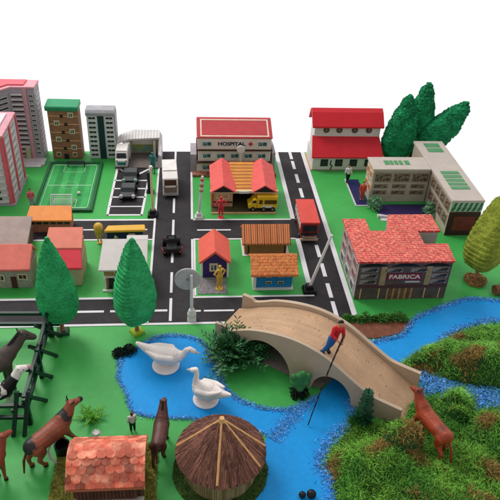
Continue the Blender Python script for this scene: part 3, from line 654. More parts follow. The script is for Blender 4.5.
# ================================================================== FACTORY
FTILE = M('red roof tile print', 'c93a3c', .55, .12, 8, col2='e2a08a', pat='cell', pscale=9, pw=.035)
FTILE = M('red brick tile print', 'c63a3d', .55, .22, 9, col2='de8f74', pat='brick', pscale=4.0, pw=1.5)
FW = M('factory dark front print', '5a4e4e', .5, .25, 8)
t = thing('factory', 'toy factory with a notched red tiled roof, dark front and FABRICA sign', 'factory', (2.76, 8.50, 0))
plan = [(.0, .0), (1.62, .0), (1.66, .5), (1.26, .5), (1.26, .9), (1.66, .9), (1.66, 1.46), (.86, 1.46), (.70, .92), (.40, .92), (.40, 1.32), (.0, 1.32)]
MB().prism([(.02+x*.976, .02+y*.975) for x, y in plan], 0, .77).build('wall', M('factory wall card', 'a9a09c', .6, .1, 6), t)
MB().prism([(x+(-.02 if x < .01 else .02)*(1 if x < .01 or x > 1.5 else 0), y-(.02 if y < .01 else 0)) for x, y in plan], .77, .81).build('roof', FTILE, t, bevel=.006)
MB().box(.015, 1.61, -.002, .02, .0, .77).build('front_panel', FW, t)
MB().box(.02, 1.60, -.02, -.002, .26, .31).build('canopy', M('purple brown ledge', '53343a'), t)
for i, x in enumerate((.0, .55, 1.08)):
    n = 10; q = MB(); pr = [(x+.02+(.5)*k/n, .70+.06*math.sin(pi*k/n)) for k in range(n+1)]
    q.ext([(p[0], p[1]) for p in pr]+[(pr[-1][0], .70)], 'y', -.012, -.002).build('arch', BLACK, t)
GLS = M('grey bright print', '8d8788', .45, .3, 20, col2='2c292b', pat='noise', pscale=16)
for x, w_ in ((.2, .3), (1.42, .3)):
    for z in (.63, .50, .38): win(t, x, -.002, z, w_, .09, M('dim frame print', '8a7d7c'), GLS, d=.008, fr=.12)
for x in (.62, 1.05): win(t, x, -.002, .62, .3, .08, M('dim frame print', '8a7d7c'), GLS, d=.008, fr=.12)
for x in (.40, 1.18): MB().box(x, x+.10, -.014, -.002, .31, .70).build('pilaster', M('tan pilaster print', '9a8467', .6, .2, 12), t)
b_ = MB().box(.52, 1.12, -.018, -.002, .42, .55).build('sign_board', M('magenta sign', '7c2747', .5), t)
text('lettering', 'FABRICA', .115, M('pale sign lettering', 'd9cdbf'), b_, (.82, -.0185, .487), off=.003, sx=1.2)
MB().box(.85, 1.1, -.016, -.002, .365, .39).build('name_strip', GREYL, t)
MB().box(.56, 1.04, -.012, -.002, .0, .24).build('gate', M('brown gate print', '6e4c3a', .5, .2, 10, col2='a88a6c', pat='wavex', pscale=3, pw=.8), t)
for x in (.1, .42, 1.22, 1.48): MB().box(x, x+.02, -.010, -.002, .02, .24).build('pillar_strip', PLY, t)
for y in (.25, .66, 1.07):
    for z in (.60, .38): win(t, .02, y, z, .26, .15, M('light frame print', 'b9aaa4'), M('rose pane print', '8d5a5c', .4, .3, 20), rz=-pi/2, d=.012)
    win(t, .02, y, .14, .24, .18, GREYL, DARK, rz=-pi/2, d=.012)

# ================================================================== CENTRE BLOCK HOUSES
t = thing('garden_tiles', 'square of grey paving tiles in front of the purple house', 'paving', (.11, 8.70, 0))
MB().box(0, .50, 0, .46, .001, .014).build('tiles', M('grey tile print', '6f6a6c', .6, .1, 8, col2='a59fa0', pat='brick', pscale=7, pw=.8), t)
PURP = M('dark purple wall paint', '3a2a66', .5, .08); 
t = thing('toy_house', 'small purple toy house with a steep coral red gable roof', 'house', (.17, 9.18, 0))
MB().box(.03, .45, .0, .62, 0, .36).ext([(.03, .36), (.45, .36), (.24, .52)], 'y', 0.0, .62).build('wall', PURP, t, bevel=.006)
MB().box(.0, .03, .0, .64, 0, .34).box(.45, .49, -.01, .64, 0, .34).build('side_wall', WPAINT, t)
CRR = M('coral roof paint', 'e0604f', .5, .07)
for s_ in (-1, 1):
    MB().add([(.24, -.06, .60), (.24+.28*s_, -.06, .36), (.24+.28*s_, .66, .36), (.24, .66, .60), (.24, -.06, .55), (.24+.26*s_, -.06, .33), (.24+.26*s_, .66, .33), (.24, .66, .55)], [(0, 1, 2, 3), (7, 6, 5, 4), (0, 4, 5, 1), (1, 5, 6, 2), (2, 6, 7, 3), (3, 7, 4, 0)]).build('roof', CRR, t)
win(t, .22, 0, .22, .15, .17, CREAM, TEALG, fr=.2)
ORT = M('orange ribbed tile', 'c97a4c', .6, .12, 8, col2='7d4128', pat='wavex', pscale=5.2, pw=.75)
t = thing('toy_house', 'long brown toy house with a ribbed orange tile roof, behind the blue house', 'house', (.95, 9.86, 0))
MB().box(.04, .82, .0, .44, 0, .30).build('wall', M('brown wood wall', 'a06b42', .6, .1, 8), t, bevel=.006)
MB().box(.10, .12, -.012, 0, 0, .28).box(.78, .80, -.012, 0, 0, .28).box(.04, .82, -.012, .0, .27, .30).build('trim', BLACK, t)
MB().box(.0, .88, -.05, .48, 0, .012).build('base', WPAINT, t)
MB().ext([(-.09, .27), (-.09, .30), (.20, .54), (.52, .30), (.52, .27), (.20, .50)], 'x', -.02, .88).build('roof', ORT, t)
rb = MB()
for i in range(22):
    x = .0+.04*i+.01; rb.path([(x, -.09, .305), (x, .20, .545)], .013, 6)
rb.build('tile_rib', M('orange rib', 'd18a5c', .6, .1, island=.15), t)
OSC = M('orange scallop print', 'd98a4f', .6, .22, 12, col2='b9532c', pat='brick', pscale=5.5, pw=1.3)
t = thing('toy_house', 'bright blue toy house with an orange patterned roof and small windows', 'house', (1.08, 8.84, 0))
MB().box(.03, .66, .0, .44, .02, .34).build('wall', M('bright blue wall', '1f7fb5', .5, .1, 6, col2='17609a', pat='wavez', pscale=6, pw=.8), t, bevel=.006)
MB().box(-.02, .68, -.05, .5, 0, .02).box(-.02, .03, -.03, .46, .02, .34).build('base', WPAINT, t)
MB().ext([(-.10, .32), (-.10, .36), (.22, .58), (.54, .36), (.54, .32), (.22, .54)], 'x', -.07, .74).build('roof', OSC, t, bevel=.006)
for z in (.27, .13):
    for x in (.25, .46): win(t, x, 0, z, .1, .05, CREAM, DARK)

# ================================================================== LEFT BLOCK HOUSES
STN = M('grey stone wall print', '8f8a80', .6, .15, 8, col2='c2bbad', pat='brickz', pscale=7, pw=.8)
t = thing('toy_house', 'toy house with coral red roof and grey stone front at the left edge', 'house', (-3.6, 8.95, 0))
MB().box(.0, .92, .0, .5, 0, .40).build('wall', STN, t, bevel=.006)
MB().ext([(-.05, .38), (-.05, .42), (.36, .66), (.56, .42), (.56, .38), (.36, .60)], 'x', -.04, .93).build('roof', M('coral roof card', 'd97366', .55, .1), t, bevel=.01)
MB().ext([(.0, .39), (.5, .39), (.36, .575), (.33, .575)], 'x', .01, .90).build('gable', STN, t)
win(t, .42, 0, .22, .13, .13, CREAM, DARK); win(t, .78, 0, .24, .16, .12, CREAM, DBROWN); MB().box(.58, .67, -.012, 0, 0, .24).build('door', DBROWN, t); win(t, .15, 0, .22, .13, .13, CREAM, DARK)
t = thing('toy_house', 'toy house with flat sloping grey brown roof behind the stone house', 'house', (-3.75, 10.0, 0))
MB().box(.0, .80, -.1, .5, 0, .26).build('wall', M('dim brown wall', '6b544c'), t, bevel=.006)
MB().sheet([(-.04, -.2, .28), (.84, -.2, .28), (.84, .45, .50), (-.04, .45, .50)], .04).build('roof', M('grey brown felt roof', 'a08e88', .7, .1), t, bevel=.008)
MB().add([(0, -.1, .25), (.8, -.1, .25), (.8, .44, .25), (0, .44, .25), (0, -.1, .27), (.8, -.1, .27), (.8, .44, .45), (0, .44, .45)], [(3, 2, 1, 0), (4, 5, 6, 7), (0, 1, 5, 4), (1, 2, 6, 5), (2, 3, 7, 6), (3, 0, 4, 7)]).build('gable', M('dim brown wall', '6b544c'), t)
win(t, .2, -.1, .16, .14, .1, CREAM, DARK); win(t, .6, -.1, .16, .14, .1, CREAM, DARK)
t = thing('toy_house', 'long low toy building with an orange roof beside the upper left road', 'house', (-3.08, 10.66, 0))
MB().box(.02, .80, .0, .3, 0, .24).build('wall', M('rose brown wall print', 'a9705e', .6, .15, 8), t, bevel=.006)
MB().sheet([(-.02, -.05, .30), (.84, -.05, .30), (.80, .30, .42), (.02, .30, .42)], .035).build('roof', M('orange roof card', 'e0883f', .55, .08), t, bevel=.008)
for i in range(6): MB().box(.04+i*.13, .13+i*.13, -.025, -.001, .20, .26).build('awning', DARK, t)
MB().box(.03, .79, .3, .34, 0, .36).build('back_wall', DBROWN, t)
t = thing('toy_house', 'toy house with salmon upper roof and bright red lower roof behind the left tree', 'house', (-2.44, 8.98, 0))
MB().box(.0, .58, .0, .7, 0, .40).build('wall', M('beige stone wall print', 'b3a688', .6, .15, 8), t, bevel=.02)
MB().sheet([(-.0, -.06, .42), (.62, -.06, .42), (.58, .26, .62), (.02, .26, .62)], .035).build('lower_roof', M('bright red roof card', 'dc3f4c', .5, .06), t, bevel=.015)
MB().box(.03, .56, .3, .7, .40, .58).build('upper_wall', BEIGE, t)
MB().sheet([(-.03, .24, .625), (.60, .24, .625), (.58, .66, .78), (-.0, .66, .78)], .035).build('upper_roof', M('salmon roof card', 'd97a66', .55, .08), t, bevel=.01)
win(t, .3, 0, .22, .14, .14, CREAM, DARK)
NAVY = M('navy blue wall', '1f2750', .5, .1)
t = thing('bus_shelter', 'dark navy blue toy shop with a thin yellow roof beside the upper left road', 'shop', (-1.60, 10.24, 0))
MB().box(.04, .70, .0, .12, 0, .31).build('wall', NAVY, t, bevel=.006)
MB().sheet([(.0, -.06, .34), (.76, -.06, .36), (.74, .10, .38), (.06, .10, .36)], .05).build('roof', M('yellow roof paint', 'dba83a', .5, .06), t, bevel=.015)
MB().cone((.2, -.002, .16), (.2, -.012, .16), .05, .0, 3).build('emblem', CREAM, t); win(t, .5, 0, .18, .12, .12, CREAM, DARK)
t = thing('toy_house', 'toy house with a plain white sloping roof and brown front, partly behind the middle tree', 'house', (-1.50, 8.90, 0))
MB().box(.03, .70, .0, .55, 0, .46).build('wall', M('tan wood wall', 'a88458', .6, .12, 8), t, bevel=.006)
MB().box(.0, .75, -.10, -.06, 0, .03).box(.03, .06, -.04, 0, 0, .24).build('fence', WPAINT, t)
MB().sheet([(-.04, -.10, .46), (.76, -.10, .46), (.76, .48, .70), (.0, .48, .70)], .03).build('roof', M('white roof card', 'd2c9c6', .55, .05), t, bevel=.006)
MB().sheet([(.40, .46, .695), (.76, .46, .695), (.76, .56, .72), (.40, .56, .72)], .03).build('back_roof', M('white roof card', 'd2c9c6'), t)
win(t, .27, 0, .38, .14, .11, CREAM, M('olive pane', '5d6b3c')); MB().box(.10, .60, -.012, 0, .0, .22).build('shop_front', DARK, t); MB().box(.03, .7, -.02, 0, .24, .27).build('ledge', WPAINT, t)

# ================================================================== FOAM TREES
def crown(name, mat, parent, H, W, T, z0, rnd_=1, pw=.72, sq=2.6, ridge=0., rows=22, lean=(0, 0), n=64, amp=.018, crumbs_=2500, cs=.014):
    """solid leaf shaped foam crown: narrow flat section W x T, pointed top, cut ridges, foam crumbs all over"""
    rg = random.Random(rnd_); mb = MB(); V_ = []; K = rows*4
    def prof(u): return (sin(pi*min(1, u**pw)))**.8 if u < .999 else 0
    def P_(u, a):
        f = max(.02, prof(u)); ca, sa = cos(a), sin(a)
        e = 2/sq; x = W*f*math.copysign(abs(ca)**e, ca); y = T*(.35+.65*f)*math.copysign(abs(sa)**e, sa)*(1 if u < .9 else (1-u)/.1+.1)*(1 if u > .06 else u/.06+.15)
        z = z0+H*u; q = Vector((x*3.5, y*3.5, z*3.5)); d = noise.noise(q+Vector((rnd_*9, 0, 0)))*amp*2.2
        rr_ = 1+ridge*(((u*rows) % 1)-.5)*min(1, max(0, -ca*2.2-.5))
        nz = noise.noise(Vector((x, y, z))*22)*amp+d
        return Vector((x*rr_+math.copysign(nz, x)*abs(ca), y*rr_+math.copysign(nz, y)*abs(sa)+noise.noise(Vector((x*30, y*30, z*30)))*amp*.5, z))+Vector((lean[0], lean[1], 0))*(u**1.3)
    for j in range(K+1):
        for i in range(n): V_.append(P_(j/K, 2*pi*i/n))
    mb.add(V_, [(j*n+i, j*n+(i+1) % n, (j+1)*n+(i+1) % n, (j+1)*n+i) for j in range(K) for i in range(n)]+[tuple(range(n-1, -1, -1)), tuple(range(K*n, K*n+n))])
    for _ in range(crumbs_):
        p = P_(rg.random()**.9*.985+.005, rg.random()*2*pi); s = cs*rg.uniform(.5, 1.3)
        a = [Vector((rg.gauss(0, 1), rg.gauss(0, 1), rg.gauss(0, 1))).normalized()*s for _ in range(4)]
        mb.add([p+q for q in a], [(0, 1, 2), (0, 2, 3), (0, 3, 1), (1, 3, 2)])
    return mb.build(name, mat, parent)
FOAM = M('bright green foam', '36a264', .8, .22, 6, bump=.5, bscale=60, island=.18, spec=.1)
FOAMD = M('deep green foam', '238355', .8, .4, 5, bump=.6, bscale=50, island=.3, spec=.1)
FOAMY = M('olive yellow foam', '7d8832', .8, .25, 7, bump=.6, bscale=50, island=.25, spec=.1)
def foam_tree(label, loc, rz, tr_h, H, W, T, mat, basem, seed, shape='sq', **k):
    t = thing('foam_tree', label, 'tree', loc, rz)
    tk = MB().cone((0, 0, 0), (k['lean'][0]*0 if 'lean' in k else 0, 0, tr_h+.12), .035, .028, 12); tk.build('trunk', M('pale pink brown wood', 'a8705c', .6), t)
    crown('crown', mat, t, H, W, T, tr_h, seed, **k)
    if shape == 'sq': MB().box(-.1, .1, -.09, .09, 0, .05, tap=.01).build('base', basem, t, bevel=.008)
    elif shape == 'ring':
        mb = MB(); rg = random.Random(4); mb.lathe([(.18, 0), (.18, .04), (.15, .06), (.05, .05)], n=24)
        for _ in range(200):
            a = rg.random()*6.28; r = rg.uniform(.05, .2); p = Vector((r*cos(a), r*sin(a), rg.uniform(.03, .08))); d = Vector((-sin(a), cos(a), rg.gauss(0, .25)))*rg.uniform(.03, .09)
            mb.path([p-d, p+d], .006, 4)
        mb.build('base', basem, t)
    return t
foam_tree('bright green leaf-shaped foam tree on a dark base before the salmon roofed house', (-2.01, 7.80, 0), R_(8), .20, 1.60, .30, .15, FOAM, M('dark green base', '1f4a2e'), 3, pw=.56, sq=2.0, lean=(-.02, 0), amp=.01, cs=.009, crumbs_=9000)
foam_tree('bright green foam tree with serrated left side and yellow green base', (-.86, 7.77, 0), R_(32), .22, 1.60, .30, .22, FOAM, M('yellow green base', '9fb52c'), 8, pw=.56, sq=3.4, ridge=.13, lean=(-.0, -.05), amp=.01, cs=.009, crumbs_=9000)
foam_tree('olive yellow foam tree on a round straw base at the right edge of the board', (5.10, 8.95, 0), R_(34), .30, 1.34, .36, .30, FOAMY, M('straw brown', '8a6a3c', .7, .2, 6, island=.4), 12, shape='ring', pw=.66, sq=3.4, ridge=.07, rows=16, lean=(.42, .1), amp=.012, cs=.010, crumbs_=7000)
foam_tree('left one of three deep green foam trees behind the grey school', (4.80, 13.55, 0), R_(0), .05, 1.68, .36, .24, FOAMD, DBROWN, 21, pw=.66, sq=2.2, lean=(.12, .0), amp=.03, crumbs_=8000, cs=.02)
foam_tree('middle one of three deep green foam trees behind the grey school', (5.36, 13.93, 0), R_(0), .05, 1.82, .30, .24, FOAMD, DBROWN, 24, pw=.8, sq=2.2, lean=(.08, .0), amp=.03, crumbs_=8000, cs=.02)
foam_tree('right, outward leaning one of three deep green foam trees behind the school', (5.45, 13.66, 0), R_(0), .05, 1.48, .40, .24, FOAMD, DBROWN, 27, pw=.95, sq=2.2, lean=(.86, .0), amp=.03, crumbs_=8000, cs=.02)

# ================================================================== BRIDGE
BD = Vector((.82, -.572, 0)); BN = Vector((.572, .82, 0)); BO = Vector((1.83, 6.41, 0)); BRZ = math.atan2(BD.y, BD.x)
def BW(s, n, z): return BO+BD*s+BN*n+Vector((0, 0, z))
def interp(tab, s):
    if s <= tab[0][0]: return tab[0][1]
    for i, ((a, b), (c, d)) in enumerate(zip(tab, tab[1:])):
        if s <= c:
            h = c-a; u = (s-a)/h; p = tab[max(i-1, 0)]; q = tab[min(i+2, len(tab)-1)]
            m0 = (d-p[1])/(c-p[0])*h; m1 = (q[1]-b)/(q[0]-a)*h
            return (2*u**3-3*u*u+1)*b+(u**3-2*u*u+u)*m0+(3*u*u-2*u**3)*d+(u**3-u*u)*m1
    return tab[-1][1]
TOP = [(-1.80, .46), (-1.64, .46), (-1.56, .42), (-1.2, .60), (-.8, .72), (-.4, .76), (0, .69), (.4, .50), (.70, .36), (.82, .34), (1.18, .33)]
DECK = [(-1.85, .16), (-1.2, .50), (-.8, .64), (-.4, .69), (0, .62), (.6, .33), (1.22, .02)]
def arch(s):
    for c, hw, h in ((-.93, .44, .50), (.17, .31, .38)):
        if abs(s-c) < hw: return h*math.sqrt(1-((s-c)/hw)**2)
    return 0
BWALL = M('sanded bridge wood', 'bba58e', .6, .07, 4, bump=.06, bscale=40); BDECK = M('planked bridge deck', 'c09c7c', .6, .1, 3, island=.06, bump=.15, bscale=50)
t = thing('footbridge', 'arched wooden toy footbridge with two arches and solid side walls over the blue river', 'bridge', BO, BRZ)
def wall(n0, n1, arch=arch):
    mb = MB(); N = 150; ss = [-1.80+2.98*i/N for i in range(N+1)]
    for a, b in zip(ss, ss[1:]):
        za, zb = arch(a), arch(b); ta, tb = interp(TOP, a), interp(TOP, b)
        mb.add([(a, n0, za), (b, n0, zb), (b, n1, zb), (a, n1, za), (a, n0, ta), (b, n0, tb), (b, n1, tb), (a, n1, ta)], [(0, 3, 2, 1), (4, 5, 6, 7), (0, 1, 5, 4), (2, 3, 7, 6)])
    for s in (-1.80, 1.18): ta = interp(TOP, s); mb.add([(s, n0, 0), (s, n1, 0), (s, n1, ta), (s, n0, ta)], [(0, 1, 2, 3)])
    me = mb.mesh('side_wall'); bm = bmesh.new(); bm.from_mesh(me); bmesh.ops.remove_doubles(bm, verts=bm.verts, dist=1e-4); bm.to_mesh(me); bm.free()
    return link('side_wall', me, BWALL, t)
wall(0, .05); wall(.80, .86, lambda s: arch(s)*.45 if s > -.3 else 0)
MB().box(-1.78, -.16, .052, .798, .0105, .02).prism([(-.159, .052), (-.03, .052), (.22, .798), (-.159, .798)], .0105, .02).build('floor', M('grey card under bridge', '8a8078', .7, .1), t)  # base plate; its wedge under the second arch stands in for shade there
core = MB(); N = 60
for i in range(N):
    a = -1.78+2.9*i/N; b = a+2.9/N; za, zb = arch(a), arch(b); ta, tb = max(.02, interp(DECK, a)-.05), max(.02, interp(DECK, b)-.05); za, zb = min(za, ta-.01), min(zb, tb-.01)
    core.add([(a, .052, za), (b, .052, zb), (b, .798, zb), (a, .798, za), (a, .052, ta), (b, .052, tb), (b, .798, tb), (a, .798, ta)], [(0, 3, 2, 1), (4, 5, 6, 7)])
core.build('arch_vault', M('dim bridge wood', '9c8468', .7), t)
dk = MB(); nP = 17
for j in range(nP):
    n0 = .055+.742*j/nP; n1 = n0+.742/nP-.003; cuts = sorted([-1.85, 1.22]+[random.Random(j*7+k).uniform(-1.4, .9) for k in range(2)])
    for a, b in zip(cuts, cuts[1:]):
        K = max(3, int((b-a)/.07)); V_ = []
        for k in range(K+1):
            s = a+.003+(b-a-.006)*k/K; z = interp(DECK, s)
            V_ += [(s, n0, z), (s, n1, z), (s, n1, z-.04), (s, n0, z-.04)]
        dk.add(V_, [(4*k+q, 4*k+(q+1) % 4, 4*(k+1)+(q+1) % 4, 4*(k+1)+q) for k in range(K) for q in range(4)]+[(0, 1, 2, 3), (4*K+3, 4*K+2, 4*K+1, 4*K)])
dk.build('deck', BDECK, t)

# man fishing from the bridge
hand = BW(.02, .30, 0)
mp = BW(-.06, .14, interp(DECK, -.06)); 
tm = person('man in a red shirt and blue trousers fishing from the edge of the wooden footbridge', mp+Vector((0, 0, 0)), BRZ+R_(55), .62, SKIN, M('red shirt', 'c8202a', .5, .08), M('blue trousers', '1f5d9c', .5, .1), BLACK, pose='rod', hands=True)
organic('shoe', [((-.09*.62, .01, .02), .028, (-.09*.62, -.06, .02), .026)], BLACK, tm, vox=.006); organic('shoe', [((.09*.62, .05, .02), .028, (.09*.62, -.02, .02), .026)], BLACK, tm, vox=.006)
tm.rotation_euler = (R_(8), R_(14), BRZ+R_(55)); bpy.context.view_layer.update()
hw_ = tm.matrix_world @ Vector((0, -.26*.62, .655*.62)) if True else Matrix.Translation(tm.location) @ Matrix.Rotation(tm.rotation_euler[2], 4, 'Z') @ Vector((0, -.26*.62, .655*.62))
e_ = G(308, 425, .03); p0 = hw_+(hw_-e_).normalized()*.10
pts = [p0.lerp(e_, i/12)+Vector((0, 0, .10*sin(pi*i/12))) for i in range(13)]
mb = MB().path([p-p0 for p in pts], [.014-.006*i/12 for i in range(13)], 8)
o = mb.build('fishing_rod', M('dark brown rod', '2a1c18', .5), None, True); o.location = p0
tag(o, 'long dark fishing rod reaching from the man down to the river', 'fishing rod')

# ================================================================== PLANTS
def frond(mb, base, d, L, drop, nl, lw_, rr, up=.0):
    d = Vector(d).normalized(); side = d.cross(Vector((0, 0, 1))).normalized(); pp = []
    for i in range(nl+1):
        u = i/nl; pp.append(base+d*L*u+Vector((0, 0, -drop*u*u)))
    mb.path([*pp[::2]], .006, 4)
    for i in range(1, nl+1):
        u = i/nl; ll = lw_*(1-.55*u)*rr.uniform(.8, 1.2)
        for s in (-1, 1):
            q = pp[i]; dd = (side*s*.8+d*.75+Vector((0, 0, rr.uniform(-.1, .4)))).normalized(); w_ = dd.cross(Vector((0, 0, 1))).normalized()*ll*.13
            mid = q+dd*ll*.5+Vector((0, 0, ll*.08)); mb.add([q, mid+w_, q+dd*ll-Vector((0, 0, ll*.15)), mid-w_], [(0, 1, 2, 3)])
rr = random.Random(11)
PALM = M('dark plastic fern leaf', '2f6638', .45, .2, 5, island=.5, spec=.4)
t = thing('fern_bush', 'dark green plastic fern bush at the left end of the wooden footbridge', 'bush', G(236, 360))
mb = MB()
for i in range(80):
    a = rr.random()*6.283; el = rr.uniform(.1, 1.35); d = (cos(a)*cos(el)*1.25, sin(a)*cos(el)*.8, sin(el)*1.15)
    frond(mb, Vector((rr.uniform(-.12, .12), rr.uniform(-.08, .08), .05)), d, rr.uniform(.36, .62), rr.uniform(.03, .12), 8, .22, rr)
mb.build('foliage', PALM, t); MB().cone((0, 0, 0), (0, 0, .2), .03, .02).build('stem', DBROWN, t)
t = thing('potted_plant', 'green lobed plastic plant on a dark round base in front of the footbridge pier', 'plant', G(299, 394))
CACT = M('dull green plastic', '3d7a42', .5, .15, 8)
sg = []
for x, z, r in ((0, .13, .06), (-.09, .22, .06), (.08, .24, .065), (-.10, .33, .05), (.0, .34, .07), (.11, .36, .05), (.02, .44, .045)): sg.append(((0, 0, .08), .03, (x, rr.uniform(-.03, .03), z), r))
organic('foliage', sg, CACT, t, vox=.012, smooth=4)
mb = MB(); tuft_mesh(mb, (0, 0, 0), .15, .12, 260, .035, rr); mb.build('base', M('black green plastic leaves', '15201a', .5, .1, island=.3), t)
t = thing('spiky_plant', 'tall dark green plant of stacked leaf whorls beside the near bridge wall', 'plant', G(362, 424))
mb = MB()
for k in range(11):
    z = .06+.055*k; r = .17*(1-k/18)
    for i in range(9):
        a = 2*pi*i/9+k*.4; d = Vector((cos(a), sin(a), .45)); w_ = Vector((-sin(a), cos(a), 0))*.032; p = Vector((0, 0, z))
        mb.add([p, p+d*r*.5+w_, p+d*r, p+d*r*.5-w_], [(0, 1, 2, 3)])
mb.cone((0, 0, 0), (0, 0, .68), .018, .008); mb.build('foliage', M('dark blue green plastic leaf', '1a4a2e', .6, .15, island=.4, spec=.2), t)
mb = MB()
for i in range(120):
    a = rr.random()*6.28; L = rr.uniform(.15, .3); d = Vector((cos(a)*.5-.35, sin(a)*.5, 1)).normalized(); p = Vector((rr.uniform(-.13, .05), rr.uniform(-.05, .08), 0)); w_ = d.orthogonal().normalized()*.008
    mb.add([p-w_, p+w_, p+d*L], [(0, 1, 2)])
mb.build('grass_blade', LEAFM, t)
t = thing('grass_tuft', 'bright green feathery grass tuft on the board left of the pond', 'grass tuft', G(90, 418))
mb = MB()
for i in range(38):
    a = rr.random()*6.283; el = rr.uniform(.15, 1.1); frond(mb, Vector((rr.uniform(-.03, .03), rr.uniform(-.03, .03), .01)), (cos(a)*cos(el), sin(a)*cos(el), sin(el)), rr.uniform(.16, .30), .08, 7, .06, rr)
mb.build('foliage', LEAFB, t)
t = thing('dark_shrub', 'small black green shrub on the left bank of the pond', 'shrub', G(123, 354)); mb = MB()
tuft_mesh(mb, (-.06, -.02, 0), .11, .11, 320, .028, rr); tuft_mesh(mb, (.09, .04, 0), .12, .12, 320, .028, rr); mb.build('foliage', M('black green leaves', '17281d', .6, .1, island=.4), t)
so = MB(); pts = [G(*p) for p in ((350, 324), (409, 321), (407, 329), (398, 334), (372, 339), (362, 334))]
so.prism([(p.x, p.y) for p in cr(pts)], .001, .018); so = so.build('soil_bed', M('reddish brown soil', '7a4a38', .8, .25, 10, bump=.5), None); tag(so, 'strip of reddish brown soil between the hedge and the river', 'soil bed')
t = thing('hedge', 'low dark green hedge of round clumps along the soil strip by the river', 'hedge', (0, 0, 0)); mb = MB(); hp = [G(346, 321), G(362, 325), G(380, 323), G(396, 321), G(404, 321)]
t.location = hp[2]
for i in range(17):
    p = hp[0].lerp(hp[-1], i/16)-hp[2]; r = rr.uniform(.055, .10); tuft_mesh(mb, (p.x+rr.uniform(-.03, .03), p.y+rr.uniform(-.03, .03), .0), r, r*1.7, 170, .024, rr)
mb.build('foliage', M('hedge leaves', '4a8236', .6, .2, island=.5), t)
o = MB().cone((0, 0, .09), (.5, .06, .09), .09, .085, 18).build('log', M('brown bark', '80583c', .8, .25, 10, bump=.5), None); o.location = G(493, 294); tag(o, 'short brown log lying on the board at the right edge', 'log')
o = MB()
for x, r in ((-.07, .07), (.10, .085)): o.lathe([(max(.002, r*sin(pi*i/10)), r-r*cos(pi*i/10)) for i in range(11)], (x, 0), 18)
for k, (x, r) in enumerate(((-.09, .045), (.09, .06))):
    o = MB().lathe([(max(.002, r*sin(pi*i/10)), (r-r*cos(pi*i/10))*.9) for i in range(11)], n=18).build('pebble', BLACK, None, True); o.location = G(308+(-6 if k == 0 else 3), 497, .0)+Vector((0, 0, .006))
    tag(o, ('smaller left black pebble in the river at the front edge', 'larger right black pebble in the river at the front edge')[k], 'pebble', 'black pebbles in the river')

# ================================================================== GEESE
GW = M('white goose paint', 'efe4df', .5, .06, 5, bump=.35, bscale=28)
def goose(label, loc, rz, body, head, neck, sc=1.):
    t = thing('goose', label, 'goose', loc, rz, 'white toy geese on the pond')
    dz = Vector((0, 0, -.06)); body, neck, head = [[(Vector(a)+dz, r, Vector(b)+dz, q) for a, r, b, q in l] for l in (body, neck, head)]
    sg = [(a*sc, r*sc, b*sc, q*sc) for a, r, b, q in body+neck+head]
    organic('body', sg, GW, t, vox=.009, smooth=5)
    hb = head[-1]; hx, hd = Vector(hb[2]), (Vector(hb[2])-Vector(hb[0])).normalized()
    organic('bill', [(hx*sc, .024*sc, (hx+hd*.075)*sc, .013*sc)], M('pale cream bill', 'd8c2ae', .5), t, vox=.006)
    for s in (-1, 1):
        c = Vector(head[0][0]); MB().cone(Vector((c.x, c.y+s*.038, c.z+.012))*sc, Vector((c.x, c.y+s*.048, c.z+.012))*sc, .008*sc, .006*sc, 8).build('eye', M('grey eye', '6b6462'), t)
    for s in (-1, 1):
        organic('wing', [((.08*sc, s*.115*sc, .24*sc), .05*sc, (-.10*sc, s*.12*sc, .27*sc), .045*sc), ((-.10*sc, s*.12*sc, .27*sc), .045*sc, (-.26*sc, s*.06*sc, .33*sc), .02*sc)], GW, t, vox=.01)
    MB().cone((0, 0, 0), (0, 0, .14*sc), .05*sc, .06*sc, 14).build('legs', GW, t)
    MB().lathe([(.19*sc, 0), (.195*sc, .02), (.17*sc, .035)], n=36, sx=1.0).build('base', GW, t)
goose('white toy goose with lowered head and upturned tail, farther of two on the pond', G(166, 366)+Vector((0, 0, .008)), R_(-3),
      [((-.05, 0, .27), .14, (.08, 0, .25), .135), ((-.05, 0, .27), .14, (-.24, 0, .38), .07), ((-.24, 0, .38), .07, (-.38, 0, .48), .03), ((.08, 0, .25), .135, (.17, 0, .25), .09)],
      [((.34, 0, .38), .043, (.40, 0, .345), .035)], [((.17, 0, .25), .09, (.25, 0, .29), .05), ((.25, 0, .29), .05, (.29, 0, .37), .036), ((.29, 0, .37), .036, (.345, 0, .38), .04)], 1.05)
goose('white toy goose with raised head and neck, nearer of two beside the round hut', G(206, 400)+Vector((0, 0, .008)), R_(152),
      [((-.05, 0, .27), .145, (.08, 0, .25), .135), ((-.05, 0, .27), .14, (-.24, 0, .30), .075), ((-.24, 0, .30), .07, (-.38, 0, .34), .03), ((.08, 0, .25), .135, (.14, 0, .30), .08)],
      [((.17, 0, .60), .045, (.235, 0, .575), .035)], [((.14, 0, .30), .085, (.17, 0, .40), .045), ((.17, 0, .40), .045, (.15, 0, .52), .036), ((.15, 0, .52), .036, (.17, 0, .60), .042)], .95)

